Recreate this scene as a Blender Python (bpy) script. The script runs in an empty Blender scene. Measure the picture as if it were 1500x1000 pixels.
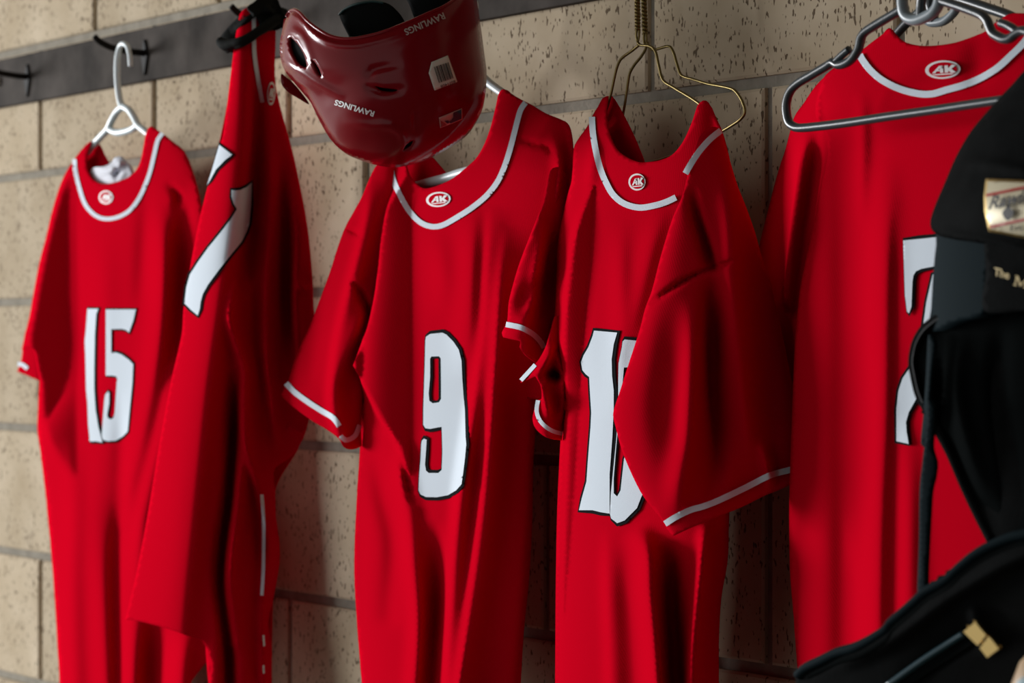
import bpy, math, random
import numpy as np
from mathutils import Vector, Matrix
from mathutils.geometry import delaunay_2d_cdt
random.seed(7)
# ------------------------------------------------------------------ camera
FPX = 3989.0; CX = 750.0; CY = 505.0            # focal length in pixels, principal column, horizon row
PSI = math.atan2(FPX, 2665.0)                    # camera yaw away from the wall normal
SP, CP = math.sin(PSI), math.cos(PSI)
COURSE = 0.2032                                  # one block course
K = FPX * COURSE / 0.0945
DIST = K * SP / FPX                              # camera to wall
EYE = 1.35
sc = bpy.context.scene
col = sc.collection
cam = bpy.data.cameras.new('camera'); camo = bpy.data.objects.new('camera', cam); col.objects.link(camo)
camo.location = (0, -DIST, EYE); camo.rotation_euler = (math.pi/2, 0, PSI)
cam.sensor_width = 36; cam.lens = FPX/1500*36; cam.shift_y = 5/1500
cam.clip_start = 0.05
cam.dof.use_dof = True; cam.dof.focus_distance = 2.78; cam.dof.aperture_fstop = 8
sc.camera = camo
# ------------------------------------------------------------------ light
w = bpy.data.worlds.new('world'); sc.world = w; w.use_nodes = True
w.node_tree.nodes['Background'].inputs['Color'].default_value = (0.95, 0.96, 0.95, 1)
w.node_tree.nodes['Background'].inputs['Strength'].default_value = 0.68
def area(name, loc, target, sx, sy, power, color):
    l = bpy.data.lights.new(name, 'AREA'); l.shape = 'RECTANGLE'; l.size = sx; l.size_y = sy
    l.energy = power; l.color = color
    o = bpy.data.objects.new(name, l); col.objects.link(o); o.location = loc
    o.rotation_euler = (Vector(target)-Vector(loc)).to_track_quat('-Z', 'Y').to_euler()
    return o
area('dugout_opening_daylight', (-12.0, -5.2, 1.3), (-2.9, 0, 1.2), 4.6, 2.6, 1350, (0.97, 0.98, 1.0))
sc.view_settings.view_transform = 'Standard'; sc.view_settings.look = 'None'
sc.view_settings.exposure = 0.0; sc.view_settings.gamma = 1.0; sc.view_settings.use_curve_mapping = False

# ------------------------------------------------------------------ helpers
def W(px, py, zc):
    px = np.asarray(px, float); py = np.asarray(py, float); zc = np.asarray(zc, float)
    a = (px-CX)/FPX
    return np.stack([zc*(-SP+a*CP), -DIST+zc*(CP+a*SP), EYE-zc*(py-CY)/FPX], -1)
def zw(px): return K/(np.asarray(px, float)+1915.0)          # depth of the wall behind a column
def zy(px, y): return zw(px)*(DIST-y)/DIST                    # depth of the plane y metres off the wall
def kp(keys):
    if not isinstance(keys, (list, tuple)): return lambda t: np.full(np.shape(t), float(keys))
    xs = np.array([k[0] for k in keys], float); ys = np.array([k[1] for k in keys], float)
    m = np.gradient(ys, xs) if len(xs) > 2 else np.full(len(xs), (ys[-1]-ys[0])/(xs[-1]-xs[0]))
    def f(t):
        t = np.clip(np.asarray(t, float), xs[0], xs[-1])
        i = np.clip(np.searchsorted(xs, t)-1, 0, len(xs)-2)
        h = xs[i+1]-xs[i]; u = (t-xs[i])/h
        return ((2*u**3-3*u**2+1)*ys[i]+(u**3-2*u**2+u)*h*m[i]+(-2*u**3+3*u**2)*ys[i+1]+(u**3-u**2)*h*m[i+1])
    return f
class Fold:
    """a ridge (amp > 0, towards the viewer) or valley along a line; wl / wr are its widths on either side"""
    def __init__(s, pts, wl, wr):
        s.p = np.array(pts, float); s.wl = wl; s.wr = wr
        # smooth the line
        if len(s.p) > 2:
            d = np.r_[0, np.cumsum(np.hypot(*np.diff(s.p[:, :2], axis=0).T))]
            t = np.linspace(0, d[-1], max(8, int(d[-1]/12)))
            s.p = np.stack([kp(list(zip(d, s.p[:, k])))(t) for k in range(3)], 1)
    def __call__(s, x, y):
        best = np.full(x.shape, 1e9); amp = np.zeros(x.shape); sg = np.zeros(x.shape)
        for a, b in zip(s.p[:-1], s.p[1:]):
            dx, dy = b[0]-a[0], b[1]-a[1]; L2 = dx*dx+dy*dy+1e-9
            u = np.clip(((x-a[0])*dx+(y-a[1])*dy)/L2, 0, 1)
            ex, ey = x-a[0]-u*dx, y-a[1]-u*dy
            d = np.hypot(ex, ey); k = d < best
            best = np.where(k, d, best); amp = np.where(k, a[2]+(b[2]-a[2])*u, amp)
            sg = np.where(k, -(dx*ey-dy*ex), sg)
        wd = np.where(sg > 0, s.wr, s.wl)
        return amp*np.exp(-(best/wd)**2)
    def pts(s):
        out = []
        for a, b in zip(s.p[:-1], s.p[1:]):
            dx, dy = b[0]-a[0], b[1]-a[1]; L = math.hypot(dx, dy)+1e-9
            n = (dy/L, -dx/L)
            for o in (-s.wl, -s.wl*.5, 0, s.wr*.5, s.wr):
                if abs(o) < 14: out.append((a[0]+n[0]*o, a[1]+n[1]*o))
        return out
class Ramp:
    """cloth that falls steadily from a ridge line xr(y) back to a valley line xv(y)"""
    def __init__(s, xr, xv, k, wl, m): s.xr = kp(xr); s.xv = kp(xv); s.k = k*m; s.wl = wl; s.y = (xr[0][0], xr[-1][0]); s.wr = 99
    def __call__(s, x, y):
        r = s.xr(y); v = s.xv(y); A = s.k*np.maximum(v-r, 0)
        h = np.where(x >= r, s.k*np.clip(v-x, 0, None), A*np.exp(-((r-x)/s.wl)**2))
        return h*((y > s.y[0]) & (y < s.y[1]))
    def pts(s):
        out = []
        for y in np.arange(s.y[0], s.y[1], 5.0):
            for o in (-8, -4, 0, 4): out.append((float(s.xr(y))+o, y))
            out.append((float(s.xv(y)), y)); out.append((float(s.xv(y))-3, y))
        return out
class Cloth:
    def __init__(s, y0, L, R, T, folds=(), pw=2.3, xk=None, fa=2.0):
        s.fa = fa
        s.y0 = kp(y0); s.xk = xk; s.L = kp(L); s.R = kp(R); s.T = kp(T); s.folds = [f if isinstance(f, Ramp) else Fold(*f) for f in folds]; s.pw = pw
    def mid(s, x, y):
        yo = s.y0(x) if s.xk else s.y0(y)
        return zy(x, yo)
    def prof(s, x, y):
        l, r = s.L(y), s.R(y)
        t = np.clip((x-(l+r)/2)/((r-l)/2), -.992, .992)
        return s.T(y)*np.sqrt(1-np.abs(t)**s.pw)
    def __call__(s, x, y):
        x = np.asarray(x, float); y = np.asarray(y, float)
        z = s.mid(x, y)-s.prof(x, y)
        for f in s.folds: z = z-(1 if isinstance(f, Ramp) else s.fa)*f(x, y)
        return np.minimum(z, zw(x)-.015)
    def far(s, x, y):
        return np.minimum(s.mid(x, y)+.6*s.prof(x, y)+.004, zw(x)-.012)
def smooth(poly, step, closed=True, cr=True):
    p = [np.array(q, float) for q in poly]; n = len(p); out = []
    segs = n if closed else n-1
    for i in range(segs):
        p1, p2 = p[i], p[(i+1) % n]
        p0 = p[(i-1) % n] if closed else p[max(i-1, 0)]
        p3 = p[(i+2) % n] if closed else p[min(i+2, n-1)]
        L = np.hypot(*(p2-p1))
        if L < 1e-6: continue
        k = max(1, int(math.ceil(L/step)))
        for j in range(k):
            u = j/k
            if cr and L > 4:
                m1 = (p2-p0)/2; m2 = (p3-p1)/2
                for m in (m1, m2):
                    l = np.hypot(*m)
                    if l > L: m *= L/l
                out.append((2*u**3-3*u**2+1)*p1+(u**3-2*u**2+u)*m1+(-2*u**3+3*u**2)*p2+(u**3-u**2)*m2)
            else: out.append(p1+(p2-p1)*u)
    if not closed: out.append(p[-1])
    return np.array(out)
def inside(poly, x, y):
    c = np.zeros(np.shape(x), bool); q = np.roll(poly, -1, 0)
    for (x1, y1), (x2, y2) in zip(poly, q):
        if y1 == y2: continue
        k = ((y1 > y) != (y2 > y)) & (x < (x2-x1)*(y-y1)/(y2-y1)+x1)
        c ^= k
    return c
def edge_dist(poly, x, y):
    best = np.full(np.shape(x), 1e9); q = np.roll(poly, -1, 0)
    for a, b in zip(poly, q):
        d = b-a; L2 = d@d+1e-9
        u = np.clip(((x-a[0])*d[0]+(y-a[1])*d[1])/L2, 0, 1)
        best = np.minimum(best, np.hypot(x-a[0]-u*d[0], y-a[1]-u*d[1]))
    return best
def finish(name, verts, faces, mat, parent, thick=0, off=-1, smooth_sh=True):
    me = bpy.data.meshes.new(name); me.from_pydata([tuple(v) for v in verts], [], faces); me.update()
    if smooth_sh: me.polygons.foreach_set('use_smooth', [True]*len(me.polygons))
    me.materials.append(mat)
    o = bpy.data.objects.new(name, me); col.objects.link(o)
    if parent is not None: o.parent = parent; o.matrix_parent_inverse = Matrix.Translation(-Vector(parent.location))
    if thick:
        m = o.modifiers.new('thickness', 'SOLIDIFY'); m.thickness = thick; m.offset = off
    return o
def tri(outline, holes, step, extra=()):
    allp = np.concatenate([outline]+list(holes)); x0, y0 = outline.min(0); x1, y1 = outline.max(0)
    gx, gy = [], []
    r = 0; y = y0+step*.5
    while y < y1:
        xs = np.arange(x0+(step*.5 if r % 2 else 0), x1, step); gx += list(xs); gy += [y]*len(xs); y += step*.87; r += 1
    if len(extra):
        e = np.array(extra); gx += list(e[:, 0]); gy += list(e[:, 1])
    gx = np.array(gx); gy = np.array(gy)
    k = inside(outline, gx, gy) & (edge_dist(outline, gx, gy) > step*.4)
    for h in holes: k &= ~inside(h, gx, gy) & (edge_dist(h, gx, gy) > step*.4)
    pts = [Vector(p) for p in allp]+[Vector((a, b)) for a, b in zip(gx[k], gy[k])]
    edges = []; o = 0
    for pl in [outline]+list(holes):
        n = len(pl); edges += [(o+i, o+(i+1) % n) for i in range(n)]; o += n
    v, e, f, _, _, _ = delaunay_2d_cdt(pts, edges, [], 0, 1e-4)
    V = np.array([tuple(p) for p in v]); F = [tuple(t) for t in f]
    C = np.array([V[list(t)].mean(0) for t in F])
    k = inside(outline, C[:, 0], C[:, 1])
    for h in holes: k &= ~inside(h, C[:, 0], C[:, 1])
    F2 = []
    for t, ok in zip(F, k):
        if not ok: continue
        a, b, c = (V[i] for i in t[:3])
        s = (b[0]-a[0])*(c[1]-a[1])-(b[1]-a[1])*(c[0]-a[0])
        F2.append(t if s < 0 else t[::-1])              # counter-clockwise as seen by the viewer
    return V, F2
def sheet(name, outline, depth, mat, parent, step=6, holes=(), off=0.0, thick=.0015, cr=True, flip=False, far=False):
    ol = smooth(outline, step, True, cr); hs = [smooth(h, step, True, cr) for h in holes]
    ex = []
    if isinstance(depth, Cloth):
        for f in depth.folds:
            if min(f.wl, f.wr) < 11: ex += f.pts()
    V, F = tri(ol, hs, step, ex)
    z = (depth.far if far else depth)(V[:, 0], V[:, 1])-off
    if flip: F = [t[::-1] for t in F]
    return finish(name, W(V[:, 0], V[:, 1], z), F, mat, parent, thick)
def strip(path, width):
    p = smooth(path, 5, False); d = np.gradient(p, axis=0); d /= np.hypot(d[:, 0], d[:, 1])[:, None]+1e-9
    n = np.stack([-d[:, 1], d[:, 0]], 1)*width/2
    return [tuple(q) for q in np.concatenate([p+n, (p-n)[::-1]])]
def grow(poly, l, r, t, b):
    p = np.array(poly, float); a = np.roll(p, 1, 0); c = np.roll(p, -1, 0)
    area2 = np.sum(p[:, 0]*c[:, 1]-c[:, 0]*p[:, 1])
    def nrm(d):
        L = np.hypot(d[:, 0], d[:, 1])[:, None]+1e-9; d = d/L
        return np.stack([d[:, 1], -d[:, 0]], 1)*(1 if area2 > 0 else -1)
    n = nrm(p-a)+nrm(c-p); n /= np.maximum(np.hypot(n[:, 0], n[:, 1])[:, None], .5)
    return [tuple(q) for q in p+np.stack([np.where(n[:, 0] > 0, n[:, 0]*r, n[:, 0]*l), np.where(n[:, 1] > 0, n[:, 1]*b, n[:, 1]*t)], 1)]
def tube(name, pts, rad, mat, parent, n=8, cr=True, step=6, world=False, caps=True):
    """pts: (px, py, zc) or world points; a round bar along them"""
    P = np.array(pts, float)
    if not world: P = W(P[:, 0], P[:, 1], P[:, 2])
    Q = []
    m = len(P)
    for i in range(m-1):
        p0, p1, p2, p3 = P[max(i-1, 0)], P[i], P[i+1], P[min(i+2, m-1)]
        k = 6 if cr else 1
        for j in range(k):
            u = j/k; L = np.linalg.norm(p2-p1)
            m1 = (p2-p0)/2; m2 = (p3-p1)/2
            for mm in (m1, m2):
                l = np.linalg.norm(mm)
                if l > L: mm *= L/l
            Q.append((2*u**3-3*u**2+1)*p1+(u**3-2*u**2+u)*m1+(-2*u**3+3*u**2)*p2+(u**3-u**2)*m2 if cr else p1)
    Q.append(P[-1]); Q = np.array(Q)
    rads = np.full(len(Q), rad) if np.isscalar(rad) else np.interp(np.linspace(0, 1, len(Q)), np.linspace(0, 1, len(rad)), rad)
    T = np.gradient(Q, axis=0); T /= np.linalg.norm(T, axis=1)[:, None]+1e-12
    u = np.cross(T[0], (0, 0, 1)); u = u if np.linalg.norm(u) > .1 else np.cross(T[0], (1, 0, 0)); u /= np.linalg.norm(u)
    V, F = [], []
    for i, q in enumerate(Q):
        u = u-T[i]*(u@T[i]); u /= np.linalg.norm(u); v = np.cross(T[i], u)
        for j in range(n):
            a = 2*math.pi*j/n; V.append(q+rads[i]*(math.cos(a)*u+math.sin(a)*v))
        if i:
            for j in range(n):
                F.append(((i-1)*n+j, (i-1)*n+(j+1) % n, i*n+(j+1) % n, i*n+j))
    if caps: F += [tuple(range(n))[::-1], tuple((len(Q)-1)*n+j for j in range(n))]
    return finish(name, V, F, mat, parent)
def box(name, lo, hi, mat, parent=None, bevel=0):
    x0, y0, z0 = lo; x1, y1, z1 = hi
    V = [(x, y, z) for x in (x0, x1) for y in (y0, y1) for z in (z0, z1)]
    F = [(0, 1, 3, 2), (4, 6, 7, 5), (0, 4, 5, 1), (2, 3, 7, 6), (0, 2, 6, 4), (1, 5, 7, 3)]
    o = finish(name, V, F, mat, parent, smooth_sh=False)
    if bevel:
        m = o.modifiers.new('edge', 'BEVEL'); m.width = bevel; m.segments = 2
    return o
def thing(name, label, cat, loc, group=None):
    o = bpy.data.objects.new(name, None); col.objects.link(o); o.location = loc; o.empty_display_size = .05
    o['label'] = label; o['category'] = cat
    if group: o['group'] = group
    return o
def at(px, py, y): return tuple(W(px, py, zy(px, y)))
_txt = {}
def text2d(s, shear=0, bold=0):
    c = bpy.data.curves.new('lettering', 'FONT'); c.body = s; c.shear = shear; c.offset = bold; c.resolution_u = 3
    o = bpy.data.objects.new('lettering', c); col.objects.link(o)
    dg = bpy.context.evaluated_depsgraph_get(); me = o.evaluated_get(dg).to_mesh()
    V = np.array([v.co[:2] for v in me.vertices]); me.calc_loop_triangles(); F = [tuple(t.vertices) for t in me.loop_triangles]
    o.evaluated_get(dg).to_mesh_clear(); bpy.data.objects.remove(o); bpy.data.curves.remove(c)
    return V, F
def lettering(name, s, org, right, up, width, height, depth, off, mat, parent, shear=0, bold=.02):
    """org: pixel of the text's start on its base line; right/up: unit pixel directions"""
    V, F = text2d(s, shear, bold)
    mn, mx = V.min(0), V.max(0)
    q = (V-mn)/(mx-mn)
    px = org[0]+q[:, 0]*width*right[0]+q[:, 1]*height*up[0]
    py = org[1]+q[:, 0]*width*right[1]+q[:, 1]*height*up[1]
    return finish(name, W(px, py, depth(px, py)-off), F, mat, parent, smooth_sh=False)

# ------------------------------------------------------------------ materials
def mat(name, color, rough=.6, metal=0, noise=None, bump=None, coat=0, sheen=0, spec=.5):
    m = bpy.data.materials.new(name); m.use_nodes = True; nt = m.node_tree; b = nt.nodes['Principled BSDF']
    b.inputs['Base Color'].default_value = (*color, 1); b.inputs['Roughness'].default_value = rough; b.inputs['Metallic'].default_value = metal
    b.inputs['Coat Weight'].default_value = coat; b.inputs['Sheen Weight'].default_value = sheen; b.inputs['Specular IOR Level'].default_value = spec
    tc = nt.nodes.new('ShaderNodeTexCoord')
    if noise:
        sc_, amt = noise
        n = nt.nodes.new('ShaderNodeTexNoise'); n.inputs['Scale'].default_value = sc_; n.inputs['Detail'].default_value = 5
        nt.links.new(tc.outputs['Object'], n.inputs['Vector'])
        r = nt.nodes.new('ShaderNodeMapRange'); r.inputs['To Min'].default_value = 1-amt; r.inputs['To Max'].default_value = 1+amt
        r.inputs['From Min'].default_value = .3; r.inputs['From Max'].default_value = .7
        nt.links.new(n.outputs['Fac'], r.inputs['Value'])
        h = nt.nodes.new('ShaderNodeHueSaturation'); h.inputs['Color'].default_value = (*color, 1)
        nt.links.new(r.outputs['Result'], h.inputs['Value']); nt.links.new(h.outputs['Color'], b.inputs['Base Color'])
    if bump:
        sc_, st = bump
        n = nt.nodes.new('ShaderNodeTexNoise'); n.inputs['Scale'].default_value = sc_; n.inputs['Detail'].default_value = 3
        nt.links.new(tc.outputs['Object'], n.inputs['Vector'])
        u = nt.nodes.new('ShaderNodeBump'); u.inputs['Strength'].default_value = st; u.inputs['Distance'].default_value = .002
        nt.links.new(n.outputs['Fac'], u.inputs['Height']); nt.links.new(u.outputs['Normal'], b.inputs['Normal'])
    return m
def knit(name, color):
    m = mat(name, color, 1.0, spec=0); nt = m.node_tree; b = nt.nodes['Principled BSDF']
    tc = nt.nodes.new('ShaderNodeTexCoord'); mp = nt.nodes.new('ShaderNodeMapping'); mp.inputs['Rotation'].default_value = (0, .5, 0)
    nt.links.new(tc.outputs['Object'], mp.inputs['Vector'])
    wv = nt.nodes.new('ShaderNodeTexWave'); wv.inputs['Scale'].default_value = 130; wv.inputs['Distortion'].default_value = 1.5
    wv.bands_direction = 'X'; nt.links.new(mp.outputs['Vector'], wv.inputs['Vector'])
    u = nt.nodes.new('ShaderNodeBump'); u.inputs['Strength'].default_value = .12; u.inputs['Distance'].default_value = .0006
    nt.links.new(wv.outputs['Fac'], u.inputs['Height']); nt.links.new(u.outputs['Normal'], b.inputs['Normal'])
    return m
RED = knit('red_knit', (.55, .0010, .012))
WHITE = mat('white_twill', (.68, .75, .82), .7, bump=(900, .15), spec=0)
BLACKTW = mat('black_twill', (.014, .015, .016), .9, spec=0)
BADGE = mat('white_print', (.80, .76, .76), .6)
WPLASTIC = mat('white_plastic', (.70, .80, .82), .35)
BPLASTIC = mat('black_plastic', (.035, .045, .050), .28, spec=.6)
GPLASTIC = mat('grey_plastic', (.22, .26, .28), .35)
BRASS = mat('brass_wire', (.22, .165, .06), .38, .9)
STEEL = mat('dark_steel', (.060, .052, .046), .8, 0, noise=(14, .45), bump=(60, .2), spec=.03)
HOOK = mat('hook_iron', (.014, .013, .012), .6, 0, spec=.05)
BOLT = mat('bolt_zinc', (.55, .53, .48), .5)
SHELL = mat('helmet_red', (.18, .002, .006), .20, spec=.20, noise=(6, .10))
PAD = mat('helmet_padding', (.009, .010, .010), .8, spec=.02)
NYLON = mat('black_nylon', (.007, .0075, .0075), .75, noise=(40, .2), bump=(500, .2), spec=.01)
NYLON2 = mat('black_smooth_panel', (.009, .016, .019), .7, spec=.02)
NYLONIN = mat('black_lining', (.006, .007, .007), .9, spec=0)
GOLD = mat('gold_metal', (.62, .44, .17), .32, .9)
GOLDPALE = mat('pale_gold_enamel', (.62, .55, .38), .4, .2)
GOLDTHREAD = mat('gold_thread', (.62, .47, .20), .6)
REDENAMEL = mat('red_enamel', (.42, .03, .025), .4)
INK = mat('black_ink', (.02, .018, .016), .6)
STICK = mat('sticker_paper', (.62, .58, .50), .55)
TEXTW = mat('white_decal', (.72, .70, .68), .5)
TEXTG = mat('grey_brown_decal', (.42, .34, .31), .5)  # darker, browner than the white decal
LOGOP = mat('logo_pale', (.50, .22, .19), .5); LOGOB = mat('logo_navy', (.014, .016, .03), .5); LOGOR = mat('logo_red', (.25, .012, .012), .5)
CLOTHW = mat('white_cotton', (.66, .68, .74), .85, bump=(70, .5))
WRAP = mat('black_stretch_fabric', (.010, .011, .010), .8, bump=(80, .5), spec=.04)
WOOD = mat('pale_ash', (.50, .34, .20), .4, noise=(25, .12))
LABELC = mat('pale_blue_label', (.60, .76, .80), .4)
MORTAR = mat('mortar', (.27, .245, .20), .95, noise=(35, .18), bump=(160, .6), spec=.05)
def brick_mat():
    m = bpy.data.materials.new('tan_speckled_block'); m.use_nodes = True; nt = m.node_tree; b = nt.nodes['Principled BSDF']
    b.inputs['Roughness'].default_value = .95; b.inputs['Specular IOR Level'].default_value = .05
    N = nt.nodes.new; Lk = nt.links.new
    tc = N('ShaderNodeTexCoord'); oi = N('ShaderNodeObjectInfo')
    ad = N('ShaderNodeVectorMath'); ad.operation = 'ADD'; Lk(tc.outputs['Object'], ad.inputs[0]); 
    sv = N('ShaderNodeVectorMath'); sv.operation = 'SCALE'; sv.inputs['Scale'].default_value = 30; 
    cx = N('ShaderNodeCombineXYZ'); Lk(oi.outputs['Random'], cx.inputs['X']); Lk(oi.outputs['Random'], cx.inputs['Z']); Lk(cx.outputs['Vector'], sv.inputs[0]); Lk(sv.outputs['Vector'], ad.inputs[1])
    big = N('ShaderNodeTexNoise'); big.inputs['Scale'].default_value = 9; big.inputs['Detail'].default_value = 6; Lk(ad.outputs['Vector'], big.inputs['Vector'])
    cr = N('ShaderNodeValToRGB'); cr.color_ramp.elements[0].position = .3; cr.color_ramp.elements[0].color = (.42, .335, .225, 1)
    cr.color_ramp.elements[1].position = .72; cr.color_ramp.elements[1].color = (.58, .485, .355, 1); Lk(big.outputs['Fac'], cr.inputs['Fac'])
    mp = N('ShaderNodeMapping'); mp.inputs['Scale'].default_value = (255, 255, 120); Lk(ad.outputs['Vector'], mp.inputs['Vector'])
    sp = N('ShaderNodeTexNoise'); sp.inputs['Scale'].default_value = 1.0; sp.inputs['Detail'].default_value = 1; Lk(mp.outputs['Vector'], sp.inputs['Vector'])
    dens = N('ShaderNodeTexNoise'); dens.inputs['Scale'].default_value = 14; Lk(ad.outputs['Vector'], dens.inputs['Vector'])
    th = N('ShaderNodeMath'); th.operation = 'MULTIPLY_ADD'; Lk(dens.outputs['Fac'], th.inputs[0]); th.inputs[1].default_value = .22; Lk(sp.outputs['Fac'], th.inputs[2])
    rr = N('ShaderNodeMapRange'); rr.inputs['From Min'].default_value = .755; rr.inputs['From Max'].default_value = .80; Lk(th.outputs['Value'], rr.inputs['Value'])
    mx = N('ShaderNodeMixRGB'); mx.inputs['Color2'].default_value = (.085, .055, .032, 1); Lk(cr.outputs['Color'], mx.inputs['Color1'])
    fa = N('ShaderNodeMath'); fa.operation = 'MULTIPLY'; fa.inputs[1].default_value = .85; Lk(rr.outputs['Result'], fa.inputs[0]); Lk(fa.outputs['Value'], mx.inputs['Fac'])
    hs = N('ShaderNodeHueSaturation'); vr = N('ShaderNodeMapRange'); vr.inputs['To Min'].default_value = .92; vr.inputs['To Max'].default_value = 1.07
    Lk(oi.outputs['Random'], vr.inputs['Value']); Lk(vr.outputs['Result'], hs.inputs['Value']); Lk(mx.outputs['Color'], hs.inputs['Color']); Lk(hs.outputs['Color'], b.inputs['Base Color'])
    bu = N('ShaderNodeBump'); bu.invert = True; bu.inputs['Strength'].default_value = .5; bu.inputs['Distance'].default_value = .002; Lk(rr.outputs['Result'], bu.inputs['Height']); Lk(bu.outputs['Normal'], b.inputs['Normal'])
    return m
BRICK = brick_mat()
CONC = mat('concrete', (.10, .095, .09), .9, noise=(4, .15)); PAINT = mat('roof_boards', (.16, .13, .10), .9, noise=(3, .2))

# ------------------------------------------------------------------ structure
XL, XR = -7.0, 1.6
def struct(o): o['kind'] = 'structure'; return o
wall = struct(box('wall_back', (XL, .004, 0), (XR, .15, 2.75), MORTAR))
struct(box('floor', (XL-1, -4.2, -.12), (XR+.15, .15, 0), CONC))
struct(box('ceiling', (XL+1.6, -3.3, 2.75), (XR+.15, .15, 2.87), PAINT))
struct(box('light_blocker_front', (-.4, -3.45, 0), (XR+.15, -3.3, 2.75), CONC))  # unseen slab added to keep daylight coming from the left
struct(box('light_blocker_right', (XR, -3.3, 0), (XR+.15, .15, 2.75), CONC))  # unseen slab added to block ambient light from the right
BL = COURSE*1.9999; JT = .0125
bw, bh = (BL-JT)/2, (COURSE-JT)/2
def brick_mesh():
    c = .003
    ring0 = [(-bw, -bh), (bw, -bh), (bw, bh), (-bw, bh)]; ring1 = [(-bw+c, -bh+c), (bw-c, -bh+c), (bw-c, bh-c), (-bw+c, bh-c)]
    V = [(x, .03, z) for x, z in ring0]+[(x, -.0005, z) for x, z in ring0]+[(x, -.0025, z) for x, z in ring1]
    F = [(8, 9, 10, 11)]
    for a, b in ((0, 4), (4, 8)):
        for i in range(4):
            j = (i+1) % 4; F.append((a+i, a+j, b+j, b+i))
    me = bpy.data.meshes.new('brick'); me.from_pydata(V, [], F); me.materials.append(BRICK); return me
bme = brick_mesh()
xj = float(W(61, 200, zw(61))[0])               # a joint seen in the photo
zline = EYE+1.342*COURSE                         # a course line seen in the photo
row0 = int(math.floor((0-zline)/COURSE))
for r in range(row0, 8):
    zc_ = zline+r*COURSE+COURSE/2
    if zc_-bh < .01 or zc_+bh > 2.74: continue
    n0 = xj+(0 if r % 2 == 0 else BL/2)
    for k in range(-6, 16):
        x = n0+k*BL+BL/2
        if x-bw < XL or x+bw > XR: continue
        o = bpy.data.objects.new('brick', bme); col.objects.link(o); o.location = (x, 0, zc_); o.parent = wall
# hook rail
ZR0, ZR1 = EYE+(505-160)/181*COURSE, EYE+(505-91)/181*COURSE
rail = thing('hook_rail', 'long dark steel coat rail with black iron hooks on the brick wall', 'rail', (XL+2, -.006, ZR0))
box('rail_plate', (XL+.8, -.016, ZR0), (XR-.1, -.0045, ZR1), STEEL, rail, .0015)
HX = [float(W(p, 100, zw(p))[0]) for p in (55, 228)]
hs_ = HX[1]-HX[0]
ZH = EYE+float(zw(228))*(505-79)/FPX
for k in range(-2, 9):
    x = HX[0]+k*hs_
    if x > XR-.2: break
    h = tube('hook', [(x, -.014, ZH), (x, -.04, ZH+.001), (x, -.07, ZH+.005), (x-.001, -.088, ZH+.012), (x-.001, -.098, ZH+.02)], [.0048, .0048, .0048, .0048, .0044], HOOK, rail, 8, world=True)
    V = [(x+dx, -.0162, ZH-.004+dz) for dx, dz in ((-.010, 0), (0, -.028), (.010, 0), (0, .024))]; V += [(a, -.0195, c) for a, b, c in V]
    p = finish('hook_plate', V, [(4, 5, 6, 7), (0, 1, 5, 4), (1, 2, 6, 5), (2, 3, 7, 6), (3, 0, 4, 7)], HOOK, h, smooth_sh=False)
xb = float(W(12, 118, zw(12))[0]); zb = EYE+float(zw(12))*(505-121)/FPX
tube('bolt', [(xb, -.014, zb), (xb, -.021, zb), (xb, -.023, zb)], [.008, .008, .003], BOLT, rail, 10, world=True, cr=False)

def hookpt(k, y, up=.0):
    P = np.array([HX[0]+k*hs_, -y, ZH+.006+up])-np.array([0, -DIST, EYE])
    z = -SP*P[0]+CP*P[1]
    return (CX+FPX*(CP*P[0]+SP*P[1])/z, CY-FPX*P[2]/z, z)
def over_hook(k, y, r):
    """the curl of a hanger hook over hook k, from its near leg round to its tip"""
    a, b, c = HX[0]+k*hs_, -y, ZH+.006
    out = []
    for t in (-20, 30, 75, 120, 165, 200):
        q = math.radians(t); P = np.array([a+r*math.cos(q), b, c+r*math.sin(q)])-np.array([0, -DIST, EYE])
        z = -SP*P[0]+CP*P[1]; out.append((CX+FPX*(CP*P[0]+SP*P[1])/z, CY-FPX*P[2]/z, z))
    return out
# ------------------------------------------------------------------ jersey pieces shared by all
JG = 'red jerseys hanging on the rail'
def badge(parent, cx, cy, rx, ry, tilt, depth, off=.0030, letters=True):
    c, s = math.cos(tilt), math.sin(tilt)
    def m(p): return [(cx+a*rx*c-b*ry*s, cy+a*rx*s+b*ry*c) for a, b in p]
    ell = lambda k, n=28: [(k*math.cos(2*math.pi*i/n), k*math.sin(2*math.pi*i/n)) for i in range(n)]
    o = sheet('badge', m(ell(1)), depth, BADGE, parent, max(2, rx/3), off=off, thick=0)
    if not letters: return
    sheet('badge_field', m(ell(.80)), depth, RED, parent, max(2, rx/3), off=off+.0012, thick=0)
    A = [(-.62, .34), (-.20, -.44), (.02, -.44), (.02, .34), (-.16, .34), (-.16, .14), (-.34, .14), (-.44, .34)]
    Kk = [(.10, -.44), (.30, -.44), (.30, -.12), (.52, -.50), (.76, -.40), (.48, -.04), (.74, .36), (.46, .40), (.30, .12), (.30, .34), (.10, .34)]
    sheet('badge_letter', m(A), depth, BADGE, parent, 3, off=off+.0024, thick=0, cr=False, holes=[m([(-.27, .0), (-.16, .0), (-.16, -.2)])] if rx > 12 else [])
    sheet('badge_letter', m(Kk), depth, BADGE, parent, 3, off=off+.0024, thick=0, cr=False)
    sheet('badge_letter', m([(-.62, .44), (.62, .44), (.5, .56), (-.5, .56)]), depth, BADGE, parent, 3, off=off+.0024, thick=0, cr=False)
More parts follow.
